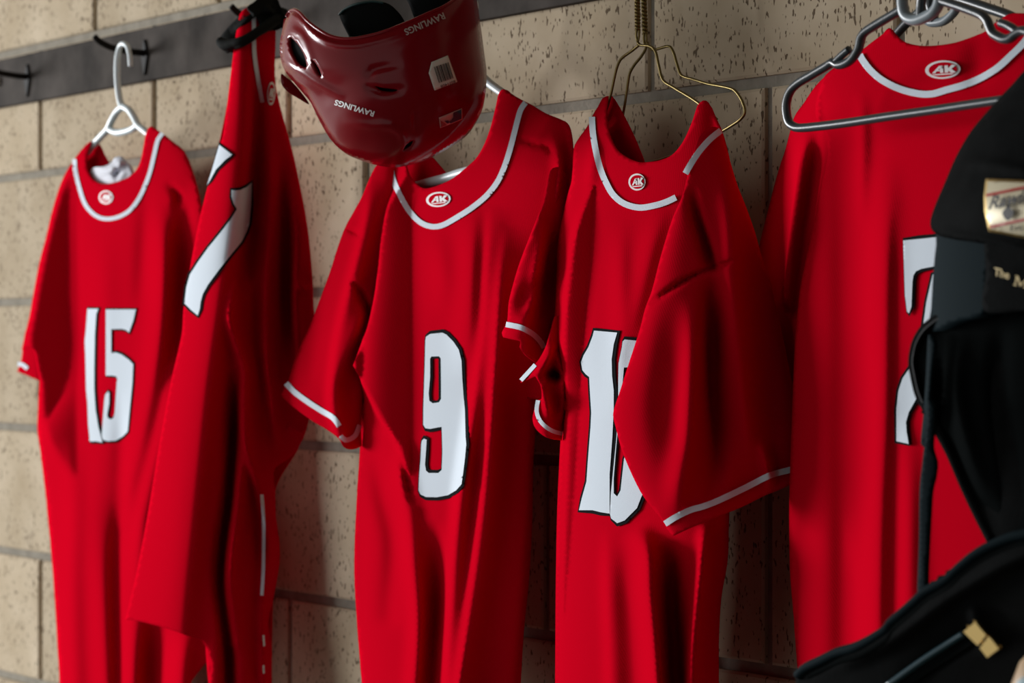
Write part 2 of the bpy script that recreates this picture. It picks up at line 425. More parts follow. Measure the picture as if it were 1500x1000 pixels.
def number(parent, poly, depth, holes=(), g=(1.5, 5, 5, 5), hg=4):
    b = sheet('number_border', grow(poly, *g), depth, BLACKTW, parent, 3, holes=[grow(h, -hg, -hg, -hg, -hg) for h in holes], off=.0036, thick=0, cr=False)
    o = sheet('number', poly, depth, WHITE, parent, 3, holes=holes, off=.0054, thick=0, cr=False)
def piping(parent, path, w_, depth, name='piping', off=.0036):
    return sheet(name, strip(path, w_), depth, WHITE, parent, 3, off=off, thick=0, cr=False)

# ------------------------------------------------------------------ jersey with number 15
JA = thing('baseball_jersey', 'red jersey with white number 15 on a white plastic hanger', 'jersey', at(180, 1055, .09), JG)
dA = Cloth([(180, .085), (400, .09), (1060, .10)],
  [(180, 108), (300, 100), (420, 100), (560, 96), (640, 58), (720, 66), (850, 78), (1060, 90)],
  [(180, 245), (240, 285), (400, 305), (700, 310), (900, 318), (1060, 312)],
  [(180, .02), (270, .045), (400, .06), (700, .07), (1060, .07)],
  [Ramp([(240, 112), (275, 95), (310, 84), (380, 67), (450, 54), (510, 46), (560, 62), (610, 66), (650, 78), (700, 112)], [(240, 112), (700, 112)], 1.8, 12, .00103),
   ([(150, 330, 0), (152, 420, .006), (150, 520, .004), (148, 640, .002), (140, 760, .010), (150, 900, .012), (160, 1050, .012)], 20, 20),
   ([(104, 640, 0), (108, 740, .014), (106, 860, .016), (110, 1050, .016)], 16, 18),
   ([(215, 260, 0), (213, 330, -.006), (208, 420, -.005), (205, 470, 0)], 12, 14),
   ([(236, 300, 0), (240, 380, .018), (236, 470, .018), (224, 560, .016), (205, 660, .018), (190, 725, .012), (190, 780, 0)], 18, 14),
   ([(262, 520, 0), (243, 620, .022), (222, 700, .024), (207, 770, .022), (200, 860, .015), (196, 1000, .014)], 13, 20),
   ([(272, 260, 0), (270, 340, -.016), (268, 430, -.02), (262, 520, -.012), (250, 580, 0)], 14, 14),
   ([(242, 265, 0), (262, 290, -.008), (255, 310, 0)], 6, 6),
   ([(175, 560, 0), (178, 700, -.008), (172, 820, -.012), (174, 1000, -.014)], 12, 10),
   ([(232, 880, 0), (226, 950, -.022), (222, 1050, -.026)], 18, 20),
   ([(275, 900, 0), (268, 960, .018), (262, 1050, .02)], 18, 20)])
neckA = [(134, 207), (134, 207), (128, 225), (126, 240), (130, 255), (137, 264), (148, 269), (160, 269), (175, 265), (190, 258), (200, 248), (206, 235), (210, 215), (213, 198), (217, 188), (222, 185)]
restA = [(232, 192), (240, 197), (255, 209), (268, 219), (276, 234), (284, 257), (291, 285), (297, 320), (302, 400), (305, 560), (310, 740), (318, 880), (313, 940), (305, 965), (290, 985), (280, 1000), (272, 1030), (270, 1058), (270, 1058), (180, 1064), (91, 1055), (91, 1055), (88, 1000), (79, 850), (71, 760), (66, 710), (60, 660), (56, 630), (57, 600), (59, 557), (59, 557), (55, 530), (51, 513), (42, 508), (33, 512), (33, 512), (38, 490), (45, 460), (52, 420), (60, 380), (68, 350), (78, 308), (88, 275), (98, 252), (109, 235), (120, 220)]
sheet('back_panel', neckA+restA, dA, RED, JA, 5.5)
sheet('front_panel', [(134, 207), (147, 212), (153, 225), (161, 241), (170, 300), (205, 300), (222, 210), (228, 190)]+restA, dA, RED, JA, 9, far=True, flip=True)
dAc = Cloth(.065, [(400, 20), (600, 20)], [(400, 62), (600, 62)], .02)
cu = sheet('cuff', [(40, 480), (34, 505), (31, 528), (25, 544), (25, 544), (40, 550), (58, 558), (58, 558), (64, 520), (60, 480)], dAc, RED, JA, 4)
piping(cu, [(26, 533), (33, 534), (40, 540)], 6, dAc, 'cuff_piping')
piping(JA, [(109, 233), (110, 250), (116, 275), (124, 298), (135, 312), (147, 319), (160, 320.5), (175, 317), (190, 308), (203, 291), (213, 270), (220, 250), (226, 225), (231, 205), (238, 195)], 6, dA, 'collar_piping')
number(JA, [(128, 452), (144, 452), (141, 460), (139, 490), (138, 540), (138, 570), (140, 600), (144, 625), (148, 640), (150, 648), (140, 646), (136, 646.5), (131, 646), (131, 640), (129, 620), (128, 590), (126, 570), (125, 520), (124, 500), (126, 480)], dA, g=(.2, 3.2, 3.5, 3.5))
number(JA, [(155, 453), (199, 453), (195, 470), (189, 487), (184, 483), (178, 481.5), (163, 482), (163, 517), (170, 516), (178, 519), (188, 526), (195, 533), (194, 560), (190, 600), (187, 632), (180, 639), (170, 645), (158, 646), (151, 644), (149, 638), (151, 610), (153, 585), (154, 578), (158, 573), (160, 575), (160, 590), (157, 607), (158, 612), (162, 614), (166, 612), (168, 605), (171, 560), (172, 555), (170, 551), (164, 550), (155, 550), (155, 500)], dA, g=(.2, 2.2, 3.2, 3.0))
badge(JA, 155, 289, 10.5, 10, 0, dA)
# cloth stuffed in its collar
UA = thing('undershirt', 'crumpled white cotton undershirt tucked inside the collar of the number 15 jersey', 'shirt', at(160, 290, .08))
dU = Cloth(.088, [(220, 125), (330, 125)], [(220, 198), (330, 198)], .022, [([(140, 248, 0), (160, 250, .012), (175, 240, .014), (178, 232, 0)], 6, 7), ([(150, 262, 0), (170, 262, .008), (185, 252, 0)], 5, 5), ([(168, 236, 0), (172, 250, -.01), (168, 268, 0)], 5, 5)])
dU.mid = lambda x, y: dA.mid(x, y)+.002
sheet('crumpled_cloth', [(132, 251), (138, 245), (148, 244), (156, 242), (163, 238), (168, 231), (176, 229), (184, 235), (190, 244), (193, 252), (194, 275), (180, 296), (150, 298), (135, 275), (130, 260)], dU, CLOTHW, UA, 3, thick=.004)
# white hanger
HA = thing('clothes_hanger', 'white plastic hanger on an iron hook holding the number 15 jersey', 'hanger', at(178, 190, .085), 'clothes hangers')
zA = lambda p, e=0: float(zy(p, .088))-e
tube('hook', [(191, 97, zA(190)), (190.5, 84, zA(190)), (187, 69, zA(187)), (181, 64, zA(182)), (176, 68, zA(176)), (172.5, 82, zA(173)), (171.5, 100, zA(172)), (172.5, 125, zA(173)), (176, 148, zA(176)), (180, 158, zA(180))], [.0036, .0036, .0036, .0036, .004, .0045, .0048, .0048, .005, .005], WPLASTIC, HA)
tube('arm', [(180, 156, zA(180)), (172, 163, zA(172)), (164, 176, zA(165)), (158, 189, zA(158)), (148, 200, zA(148)), (135, 214, zA(135)), (127, 224, zA(127))], .0052, WPLASTIC, HA)
tube('arm', [(180, 156, zA(180)), (189, 161, zA(189)), (196, 171, zA(196)), (203, 184, zA(203)), (214, 193, zA(214)), (232, 208, zA(232, -.01)), (255, 228, zA(255, -.02))], .0052, WPLASTIC, HA)
tube('crossbar', [(160, 189, zA(160)), (170, 194, zA(170)), (182, 193, zA(182)), (194, 189, zA(194)), (202, 183, zA(202))], .0052, WPLASTIC, HA)

# ------------------------------------------------------------------ folded jersey hung by its neck
JB = thing('baseball_jersey', 'red jersey bunched up and hung sideways by its neck under a black wrap', 'jersey', at(330, 1055, .12), JG)
dB = Cloth([(180, .19), (270, .17), (350, .135), (400, .09), (460, .055)],
  [(0, 348), (60, 344), (160, 331), (260, 306), (400, 275), (490, 265), (640, 234), (760, 214), (900, 184), (1060, 180)],
  [(0, 402), (100, 403), (185, 420), (250, 436), (336, 453), (432, 460), (560, 462), (650, 450), (700, 408), (800, 412), (900, 398), (1060, 400)],
  [(0, .02), (100, .03), (300, .05), (600, .055), (1060, .05)],
  [([(362, 30, .0), (360, 100, .012), (352, 200, .022), (335, 330, .03), (318, 440, .03), (300, 560, .028), (285, 700, .026), (270, 850, .024), (262, 940, .02)], 60, 26),
   ([(372, 60, 0), (374, 150, -.018), (372, 250, -.024), (366, 330, -.02), (360, 400, -.012), (352, 440, 0)], 10, 12),
   ([(352, 395, 0), (340, 440, .012), (337, 465, .016), (345, 500, .018), (357, 540, .018), (354, 600, .018), (360, 650, .018), (374, 700, .018), (385, 745, .018), (391, 800, .018), (388, 840, .012), (384, 880, .012), (386, 1000, .012)], 6, 16),
   ([(344, 540, 0), (343, 620, -.03), (338, 720, -.034), (326, 850, -.034), (334, 930, -.03), (338, 1050, -.03)], 9, 9),
   ([(350, 600, 0), (346, 720, .02), (332, 860, .022), (340, 940, .01)], 7, 12),
   ([(395, 200, 0), (396, 320, .014), (390, 420, .018), (391, 520, .02), (400, 600, .016), (405, 660, 0)], 7, 12),
   ([(412, 220, 0), (418, 330, -.014), (420, 450, -.018), (425, 540, 0)], 9, 9),
   ([(425, 260, 0), (436, 340, .012), (432, 440, .014), (436, 520, .008), (440, 600, 0)], 7, 9),
   ([(434, 410, 0), (446, 424, .012), (456, 418, 0)], 4, 5),
   ([(420, 625, 0), (440, 632, .008), (450, 622, 0)], 4, 5)], xk=True)
outB = [(352, 20), (364, 10), (385, 8), (400, 14), (404, 40), (402, 96), (404, 125), (409, 149), (418, 185), (430, 228), (436, 255), (451, 336), (458, 410), (459, 440), (462, 500), (462, 560), (455, 605), (447, 635), (440, 650), (425, 670), (405, 683), (400, 692), (400, 692), (403, 720), (405, 769), (410, 805), (409, 829), (400, 880), (393, 910), (398, 950), (397, 1000), (398, 1058), (398, 1058), (304, 1058), (304, 1058), (307, 1000), (309, 975), (303, 950), (294, 936), (294, 936), (275, 931), (250, 922), (225, 915), (200, 909), (183, 907), (183, 907), (190, 880), (200, 838), (215, 760), (235, 640), (250, 560), (266, 490), (269, 450), (277, 400), (290, 330), (304, 273), (309, 258), (319, 220), (326, 200), (333, 150), (339, 100), (345, 55)]
sheet('back_panel', outB, dB, RED, JB, 5)
sheet('front_panel', [(352, 20), (385, 8), (403, 40), (404, 125), (430, 228), (451, 336), (459, 440), (462, 560), (440, 650), (403, 720), (410, 805), (400, 880), (398, 1058), (398, 1058), (320, 1052), (300, 900), (300, 700), (285, 420), (310, 262), (333, 150), (345, 55)], dB, RED, JB, 10, far=True, flip=True)
n1 = [(321, 212), (340, 226.5), (330, 234), (316.5, 248), (307.5, 264), (303, 272), (310, 250)]
n2 = [(339, 278), (345, 279), (352.5, 278), (361, 274), (369, 267), (368, 300), (365.4, 327), (361.5, 339), (354, 354), (339, 372), (321, 394.5), (304.5, 417), (297, 430.5), (294, 441), (292.5, 453), (289.5, 462), (279, 453), (270, 444), (273, 420), (278, 402), (289.5, 384), (304.5, 363), (324, 339), (339, 319.5), (347, 306), (342, 298), (339, 288)]
number(JB, n1, dB, g=(.5, 3.5, 4, 4)); number(JB, n2, dB, g=(3.2, 3.5, 4, 4))
piping(JB, [(372, 18), (372, 45), (373, 80), (378, 115), (384, 150)], 6, dB, 'collar_piping')
piping(JB, [(383.5, 724), (386, 760), (386, 800), (385.5, 835), (383.5, 872)], 5, dB, 'button_placket', off=.008)
piping(JB, [(386, 930), (387, 946)], 3, dB, 'button_placket', off=.008); piping(JB, [(386, 974), (386.5, 986)], 3, dB, 'button_placket', off=.008)
badge(JB, 397.5, 137, 6, 17, .05, dB)
# black wrap over the hook
WB = thing('head_wrap', 'crumpled black stretch fabric wrap over the hook above the bunched jersey', 'wrap', at(380, 60, .1))
dWb = Cloth([(300, .11), (400, .085), (440, .07)], [(-40, 310), (100, 310)], [(-40, 432), (100, 432)], .02, [([(340, 50, 0), (370, 25, .012), (400, 12, 0)], 6, 8), ([(365, 40, 0), (395, 25, -.012), (415, 20, 0)], 5, 6), ([(385, 5, 0), (398, 20, .014), (412, 38, 0)], 5, 6)], xk=True)
dWb.mid = lambda x, y: np.minimum(dB.mid(x, y)+.012, zw(x)-.03)
sheet('fabric', [(319, 62), (324, 52), (334, 40), (350, 24), (364, 9), (380, 0), (392, -10), (404, -8), (409, 4), (413, 17), (421, 32), (412, 41), (400, 43), (385, 45), (370, 58), (350, 62), (338, 70), (334, 76), (328, 70)], dWb, WRAP, WB, 4, thick=.012)
sheet('fabric', [(362, 11), (374, 2), (390, -9), (404, -8), (409, 4), (414, 17), (421, 32), (411, 42), (398, 45), (386, 37), (378, 24)], lambda x, y: np.minimum(dB(x, y)-.012, dWb(x, y)-.012), WRAP, WB, 4, thick=.006)
bz = lambda p, e=.05: float(dB(np.array([p*1.0]), np.array([60.0]))[0])-e
tube('band', [(322, 60, bz(345, .0)), (330, 66, bz(345, .01)), (343, 63, bz(350, .016)), (357, 59, bz(360, .02)), (372, 50, bz(372, .022)), (388, 40, bz(388, .02)), (402, 30, bz(398, .01)), (414, 24, bz(402, -.01))], [.006, .008, .006, .0065, .006, .007, .008, .006], WRAP, WB, 8)
tube('band', [(333, 74, bz(345, .0)), (340, 68, bz(345, .014)), (355, 63.5, bz(355, .02)), (370, 55, bz(370, .022)), (384, 45, bz(384, .02))], [.004, .005, .005, .0045, .003], WRAP, WB, 8)

# ------------------------------------------------------------------ jersey with number 9
JC = thing('baseball_jersey', 'red jersey with white number 9 hanging below the red helmet', 'jersey', at(650, 1055, .1), JG)
dC = Cloth([(130, .07), (250, .085), (500, .10), (1060, .11)],
  [(130, 560), (245, 556), (335, 552), (535, 530), (650, 527), (740, 521), (830, 518), (900, 521), (1060, 534)],
  [(130, 770), (175, 820), (260, 828), (400, 805), (500, 792), (640, 784), (760, 780), (850, 775), (1060, 758)],
  [(130, .02), (250, .04), (400, .06), (700, .07), (1060, .07)],
  [Ramp([(250, 600), (300, 572), (350, 561), (400, 556), (440, 550), (480, 540), (510, 528), (534, 519), (565, 535), (610, 560), (652, 585), (700, 603)], [(250, 602), (700, 603)], 1.75, 5, .00083),
   ([(695, 300, 0), (692, 380, .012), (688, 470, .010), (684, 560, 0)], 22, 14),
   ([(722, 300, 0), (716, 400, .014), (712, 480, .014), (700, 560, .02), (688, 640, .028), (676, 720, .028), (668, 800, .024), (662, 900, .022), (655, 1050, .02)], 9, 22),
   ([(745, 330, 0), (735, 420, .012), (728, 520, .02), (721, 620, .026), (712, 720, .028), (703, 800, .026), (690, 900, .024), (668, 1050, .02)], 10, 26),
   ([(592, 640, 0), (590, 690, .014), (598, 745, .012), (606, 830, .016), (612, 900, .018), (604, 1050, .016)], 12, 14),
   ([(545, 640, 0), (560, 720, -.010), (575, 780, -.010), (570, 900, -.006)], 16, 16),
   ([(585, 650, 0), (600, 720, -.008), (606, 745, 0)], 5, 6),
   ([(636, 760, 0), (640, 850, -.016), (634, 960, -.014), (630, 1050, -.012)], 12, 12),
   ([(808, 190, 0), (820, 240, .012), (812, 300, .01), (800, 340, 0)], 8, 10),
   ([(757, 205, 0), (780, 210, -.004), (805, 217, -.004), (808, 232, 0)], 4, 4),
   ([(640, 330, 0), (650, 400, .006), (650, 470, 0)], 18, 18)])
neckC = [(590, 190), (593, 225), (595, 244), (601, 258), (608, 268), (618, 275), (627, 275.6), (640, 272), (660, 263), (676, 251), (697, 232), (708, 214), (718, 188), (726, 156), (730, 138), (735, 131)]
restC = [(742, 131.5), (750, 138), (768, 148), (780, 154), (800, 166), (820, 174), (830, 180), (835, 190), (838, 208), (839, 228), (838, 244), (837, 266), (833, 300), (828, 360), (815, 430), (800, 500), (790, 560), (784, 640), (781, 690), (780, 760), (775, 850), (768, 920), (763, 1000), (760, 1058), (760, 1058), (650, 1064), (536, 1058), (536, 1058), (530, 1000), (522, 900), (519, 830), (522, 740), (527, 660), (530, 600), (529, 560), (517, 535), (517, 535), (530, 500), (542, 460), (550, 420), (553, 380), (556, 330), (562, 280), (570, 240), (575, 200)]
sheet('back_panel', neckC+restC, dC, RED, JC, 5.5)
sheet('front_panel', [(590, 190), (618, 215), (636, 232), (648, 246), (660, 262), (668, 300), (700, 310), (728, 240), (742, 150)]+restC, dC, RED, JC, 10, far=True, flip=True)
# left sleeve
dCs = Cloth([(400, .125), (500, .115), (560, .10), (600, .09)],
  [(230, 545), (335, 503), (400, 481), (476, 453), (554, 422), (600, 416), (660, 412)],
  [(230, 580), (335, 575), (450, 556), (535, 540), (600, 533), (660, 531)],
  [(230, .012), (335, .03), (500, .045), (660, .045)],
  [([(545, 262, 0), (538, 320, .010), (522, 390, .014), (505, 460, .016), (492, 530, .018), (488, 590, .016), (497, 640, .012), (500, 660, .01)], 9, 18),
   ([(513, 405, 0), (526, 425, -.008), (541, 462, -.01), (540, 490, 0)], 4, 5),
   ([(540, 430, 0), (528, 470, .012), (516, 510, .012), (505, 560, .0)], 14, 12),
   ([(502, 334, -.002), (515, 338, -.005), (527, 345, -.002)], 3, 3),
   ([(470, 450, 0), (455, 520, -.006), (450, 580, 0)], 14, 14)], xk=True)
slC = [(575, 200), (560, 235), (550, 244), (540, 264), (530, 288), (518, 310), (505, 334), (494, 364), (484, 396), (468, 440), (454, 476), (440, 506), (429, 535), (423, 555), (417, 566), (412, 579), (412, 579), (420, 588), (440, 604), (460, 618), (480, 630), (497, 643), (502, 653), (511, 658), (522, 657), (530, 653), (530, 653), (530, 600), (545, 560), (570, 500), (575, 400), (580, 300), (588, 230)]
s = sheet('sleeve', slC, dCs, RED, JC, 5)
sheet('sleeve_underside', [(560, 300), (520, 330), (490, 390), (450, 500), (425, 565), (425, 580), (480, 620), (510, 645), (528, 640), (545, 560), (570, 450)], dCs, RED, JC, 9, far=True, flip=True)
piping(s, [(419, 561), (430, 573), (450, 588), (470, 601), (488, 612), (497, 624)], 8, dCs, 'cuff_piping')
piping(s, [(499, 638), (505, 644), (513, 643), (521, 637), (527, 622)], 7, dCs, 'cuff_piping')
# right sleeve
dCr = Cloth([(735, .165), (770, .15), (800, .115), (840, .085)],
  [(160, 800), (300, 792), (356, 772), (422, 748), (480, 738), (540, 735)], [(160, 840), (300, 832), (400, 825), (540, 815)],
  [(160, .004), (260, .012), (340, .02), (540, .03)],
  [([(800, 320, 0), (790, 380, .012), (778, 440, .008), (765, 490, 0)], 10, 12), ([(795, 400, 0), (770, 440, -.010), (760, 465, 0)], 14, 10), ([(815, 340, 0), (806, 400, -.012), (800, 470, 0)], 8, 10)], xk=True)
s = sheet('sleeve', [(806, 250), (795, 300), (788, 316), (772, 356), (760, 388), (750, 422), (745, 444), (743, 470), (739, 479), (735, 487), (737, 494), (737, 494), (750, 497), (762, 500), (761, 508), (768, 518), (785, 530), (800, 535), (820, 500), (832, 400), (836, 300), (832, 262), (820, 245)], dCr, RED, JC, 5)
piping(s, [(741, 475), (752, 477), (764, 480), (779, 488), (790, 498), (797, 509)], 8, dCr, 'cuff_piping')
piping(JC, [(573, 236), (575, 260), (585, 284), (598, 307), (610, 321), (622, 329), (636, 332), (650, 329), (668, 319), (690, 305), (712, 287), (728, 267), (738, 246), (746, 222), (753, 196), (758, 176), (763, 160), (770, 150)], 8, dC, 'collar_piping')
number(JC, [(623, 498), (624, 493), (630, 489), (648, 487), (654, 490), (664, 500), (672, 512), (676, 528), (677, 552), (679, 580), (681, 600), (682, 640), (683, 650), (681, 672), (678, 696), (676, 709), (668, 718), (656, 725), (640, 728), (624, 727.6), (616, 724), (613, 718), (614, 696), (616, 672), (617, 650), (618, 645), (621, 642), (625, 644), (624, 660), (622.5, 680), (624, 689), (628, 692.5), (642, 692.5), (647, 688), (648, 660), (647, 625), (640, 626), (630, 628), (623, 627), (620, 622), (620, 600), (621, 570), (622, 540)], dC,
  holes=[[(630, 525), (632, 522), (643, 521.6), (645.6, 525), (646, 560), (646, 584), (643, 589), (634, 590.4), (629, 587), (628, 576), (630, 552)]], g=(1.2, 4.2, 5, 5), hg=3.6)
badge(JC, 642, 292, 18, 11, -.10, dC)
# its white hanger
HC = thing('clothes_hanger', 'white plastic hanger inside the number 9 jersey behind the helmet', 'hanger', at(680, 100, .08), 'clothes hangers')
zC = lambda p: float(zy(p, .075))
tube('hook', over_hook(3, .05, .014)[::-1]+[(695, 5, zC(694)), (690, 40, zC(690)), (686, 75, zC(686)), (686, 90, zC(686))], .0045, WPLASTIC, HC)
tube('arm', [(686, 88, zC(686)), (700, 105, zC(700)), (716, 121, zC(716)), (732, 133, zC(732)), (770, 158, zC(770)), (815, 190, zC(815))], .0052, WPLASTIC, HC)
tube('arm', [(686, 88, zC(686)), (665, 120, zC(665)), (630, 170, zC(630)), (590, 230, zC(590)), (556, 280, zC(556))], .0052, WPLASTIC, HC)
tube('crossbar', [(560, 286, zC(560)), (600, 276, zC(600)), (624, 269, zC(624)), (650, 262, zC(650)), (668, 256, zC(668)), (720, 240, zC(720)), (815, 196, zC(815))], .0062, WPLASTIC, HC)

# ------------------------------------------------------------------ jersey with number 10
JD = thing('baseball_jersey', 'red jersey with white number 10 hanging on two brass wire hangers', 'jersey', at(930, 1055, .12), JG)
dD = Cloth([(140, .085), (250, .10), (450, .125), (1060, .125)],
  [(140, 866), (200, 848), (300, 827), (400, 815), (520, 812), (600, 826), (660, 820), (750, 816), (860, 814), (1060, 812)],
  [(140, 1040), (230, 1040), (400, 1050), (760, 1069), (820, 1066), (880, 1057), (1060, 1052)],
  [(140, .02), (250, .04), (400, .06), (700, .075), (1060, .075)],
  [Ramp([(270, 871), (340, 846), (400, 837), (460, 831), (520, 829), (580, 833), (640, 834), (760, 830), (900, 826)], [(270, 872), (380, 866), (460, 858), (520, 853), (640, 846), (760, 838), (900, 827)], 1.8, 8, .00075),
   ([(911, 320, 0), (910, 420, .006), (908, 500, .004), (900, 620, .0)], 16, 14),
   ([(975, 300, 0), (958, 350, .005), (940, 420, .006), (928, 470, .005), (920, 520, 0)], 18, 14),
   ([(892, 770, 0), (892, 850, .010), (896, 950, .010), (898, 1050, .01)], 10, 22),
   ([(930, 770, 0), (946, 800, .018), (953, 870, .026), (960, 940, .028), (968, 1050, .03)], 20, 16),
   ([(985, 790, 0), (984, 860, -.02), (988, 950, -.024), (992, 1050, -.02)], 14, 14),
   ([(1034, 765, 0), (1030, 800, .016), (1022, 880, .022), (1014, 960, .022), (1010, 1050, .022)], 8, 16),
   ([(870, 190, 0), (868, 240, .006), (860, 290, 0)], 8, 10)])
neckD = [(890, 141), (888, 160), (889, 180), (894, 200), (903, 218), (918, 230), (937, 237.5), (950, 237), (965, 235), (984, 227), (1000, 208), (1013, 180), (1022, 154), (1030, 147), (1038, 150)]
restD = [(1048, 173), (1056, 190), (1062, 210), (1068, 240), (1065, 300), (1060, 420), (1062, 560), (1070, 700), (1068, 760), (1066, 820), (1057, 874), (1053.5, 928), (1053, 1000), (1053, 1058), (1053, 1058), (930, 1064), (812, 1058), (812, 1058), (813, 1000), (814, 856), (816, 748), (820, 660), (822, 634), (826, 607), (829, 592), (822, 560), (806, 530), (800, 505), (806, 485), (811, 468), (814, 440), (815, 400), (816, 370), (820, 340), (828, 300), (833, 280), (837, 266), (839, 244), (840, 228), (843, 212), (852, 198), (864, 182), (870, 168), (877, 157), (884, 144)]
sheet('back_panel', neckD+restD, dD, RED, JD, 5.5)
sheet('front_panel', [(890, 141), (897, 141), (905, 152), (915, 170), (928, 196), (942, 229), (946, 242), (960, 300), (1000, 300), (1030, 230), (1040, 165)]+restD, dD, RED, JD, 10, far=True, flip=True)
# near sleeve
dDs = Cloth([(890, .225), (960, .205), (1040, .165), (1100, .125), (1170, .09), (1200, .075)],
  [(180, 1005), (290, 990), (360, 972), (440, 950), (483, 936), (526, 922), (598, 899), (660, 906), (760, 960), (790, 975)],
  [(180, 1062), (272, 1082), (340, 1108), (412, 1130), (500, 1150), (600, 1172), (790, 1192)],
  [(180, .006), (300, .02), (450, .035), (790, .04)],
  [([(1014, 270, 0), (1022, 310, -.010), (1034, 350, -.014), (1045, 386, -.010), (1050, 400, 0)], 10, 5),
   ([(1046, 391, -.002), (1020, 402, -.006), (985, 422, -.006), (955, 442, -.002)], 3.5, 3.5),
   ([(1046, 391, -.002), (1065, 385, -.004), (1080, 380, 0)], 3.5, 3.5),
   ([(1060, 230, 0), (1070, 320, .012), (1075, 420, .012), (1085, 520, .010), (1095, 620, .010), (1108, 700, 0)], 18, 22),
   ([(1046, 400, 0), (1045, 470, -.016), (1044, 560, -.018), (1048, 650, -.014), (1040, 740, 0)], 16, 16),
   ([(990, 430, 0), (985, 520, -.005), (980, 620, -.005), (1000, 700, 0)], 26, 22),
   ([(1020, 430, 0), (1015, 540, .010), (1008, 640, .012), (995, 720, .008), (990, 760, 0)], 20, 14),
   ([(1115, 640, 0), (1125, 690, .008), (1130, 715, 0)], 8, 8)], xk=True)
s = sheet('sleeve', [(1024, 200), (1010, 245), (1000, 285), (985, 320), (968, 375), (955, 425), (945, 452), (937, 483), (923, 526), (908, 573), (900, 597), (898, 608), (901, 622), (913, 665), (940, 723), (971, 763), (977, 774), (986, 785), (986, 785), (1012, 773), (1044, 760), (1066, 751), (1090, 741), (1120, 726), (1140, 718), (1156, 711), (1190, 700), (1190, 700), (1182, 650), (1172, 600), (1160, 558), (1148, 500), (1138, 456), (1128, 412), (1116, 376), (1106, 340), (1093, 303), (1080, 270), (1062, 210), (1056, 190), (1042, 186)], dDs, RED, JD, 5)
sheet('sleeve_underside', [(1030, 230), (980, 360), (945, 470), (910, 600), (925, 680), (985, 765), (1060, 735), (1180, 690), (1165, 590), (1120, 400), (1070, 260)], dDs, RED, JD, 10, far=True, flip=True)
piping(s, [(974, 767), (990, 757), (1012, 746.5), (1030, 741.5), (1052, 733), (1090, 715), (1128, 696), (1157, 688), (1185, 680)], 9, dDs, 'cuff_piping')
# far sleeve, crumpled
dDl = Cloth([(755, .165), (800, .15), (830, .125)], [(460, 800), (530, 782), (560, 758), (590, 764), (610, 778), (660, 786)], [(460, 836), (660, 836)], [(460, .01), (560, .03), (660, .03)],
  [([(812, 500, 0), (800, 530, .014), (788, 545, .01), (780, 556, 0)], 7, 8), ([(798, 552, 0), (812, 548, -.02), (826, 560, 0)], 7, 8), ([(815, 515, 0), (824, 545, .016), (827, 585, .012), (824, 620, 0)], 7, 7), ([(792, 560, 0), (800, 590, .012), (806, 615, 0)], 6, 8)], xk=True)
s = sheet('sleeve', [(815, 462), (806, 486), (799, 508), (790, 525), (781, 536), (770, 548), (762, 560), (762, 560), (772, 556), (784, 551), (784, 551), (792, 566), (793, 584), (786, 586), (783, 598), (780, 612), (783, 625), (792, 635), (804, 642), (823, 645), (823, 645), (829, 600), (836, 540), (832, 480)], dDl, RED, JD, 4)
dDi = Cloth([(755, .12), (830, .11)], [(500, 755), (650, 755)], [(500, 830), (650, 830)], .01, xk=True)
sheet('sleeve_lining', [(764, 556), (760, 567), (764, 577), (774, 583), (796, 586), (820, 590), (820, 540), (785, 540)], dDi, RED, JD, 4)
piping(s, [(784, 534), (774, 545), (763, 557)], 6, dDl, 'cuff_piping')
piping(s, [(788, 586), (786, 602), (791, 616), (801, 626), (812, 632), (824, 635)], 6, dDl, 'cuff_piping')
piping(JD, [(867, 171), (868.5, 195), (873, 222), (879, 246), (887, 266), (898, 285), (914, 298), (936, 304), (958, 301), (975, 296), (990, 289)], 9, dD, 'collar_piping')
piping(JD, [(1004, 254), (1012, 240), (1024, 222), (1040, 204), (1056, 191)], 9, lambda x, y: np.minimum(dD(x, y), dDs(x, y)), 'collar_piping')
number(JD, [(870, 484), (904, 487), (899, 504), (896, 526), (896.6, 550), (899, 572), (899, 596), (897, 640), (893, 694), (893, 726), (893, 752), (880, 750), (868, 747), (848, 747), (852, 730), (859, 705), (861, 676), (863, 650), (865, 625), (866, 604), (864, 572), (863, 552), (858, 548), (853, 542), (851, 530), (855, 520), (862, 508), (868, 492)], dD, g=(2.5, 5, 5, 5))
number(JD, [(912, 500), (915, 497), (945, 500), (965, 540), (968, 620), (960, 690), (940, 726), (933, 744), (915, 762), (904, 766), (895, 759), (893.5, 752), (895, 720), (899, 680), (903, 640), (905.5, 600), (905.6, 556), (906, 532), (911, 508)], dD, holes=[[(914, 538), (928, 538), (932, 600), (922, 650), (914, 672), (909, 718), (904, 727), (899, 722), (899, 700), (903, 650), (908, 600), (912, 560)]], g=(.6, 5, 5, 5), hg=2.6)
badge(JD, 933, 266.5, 12.5, 12.5, -.1, dD)
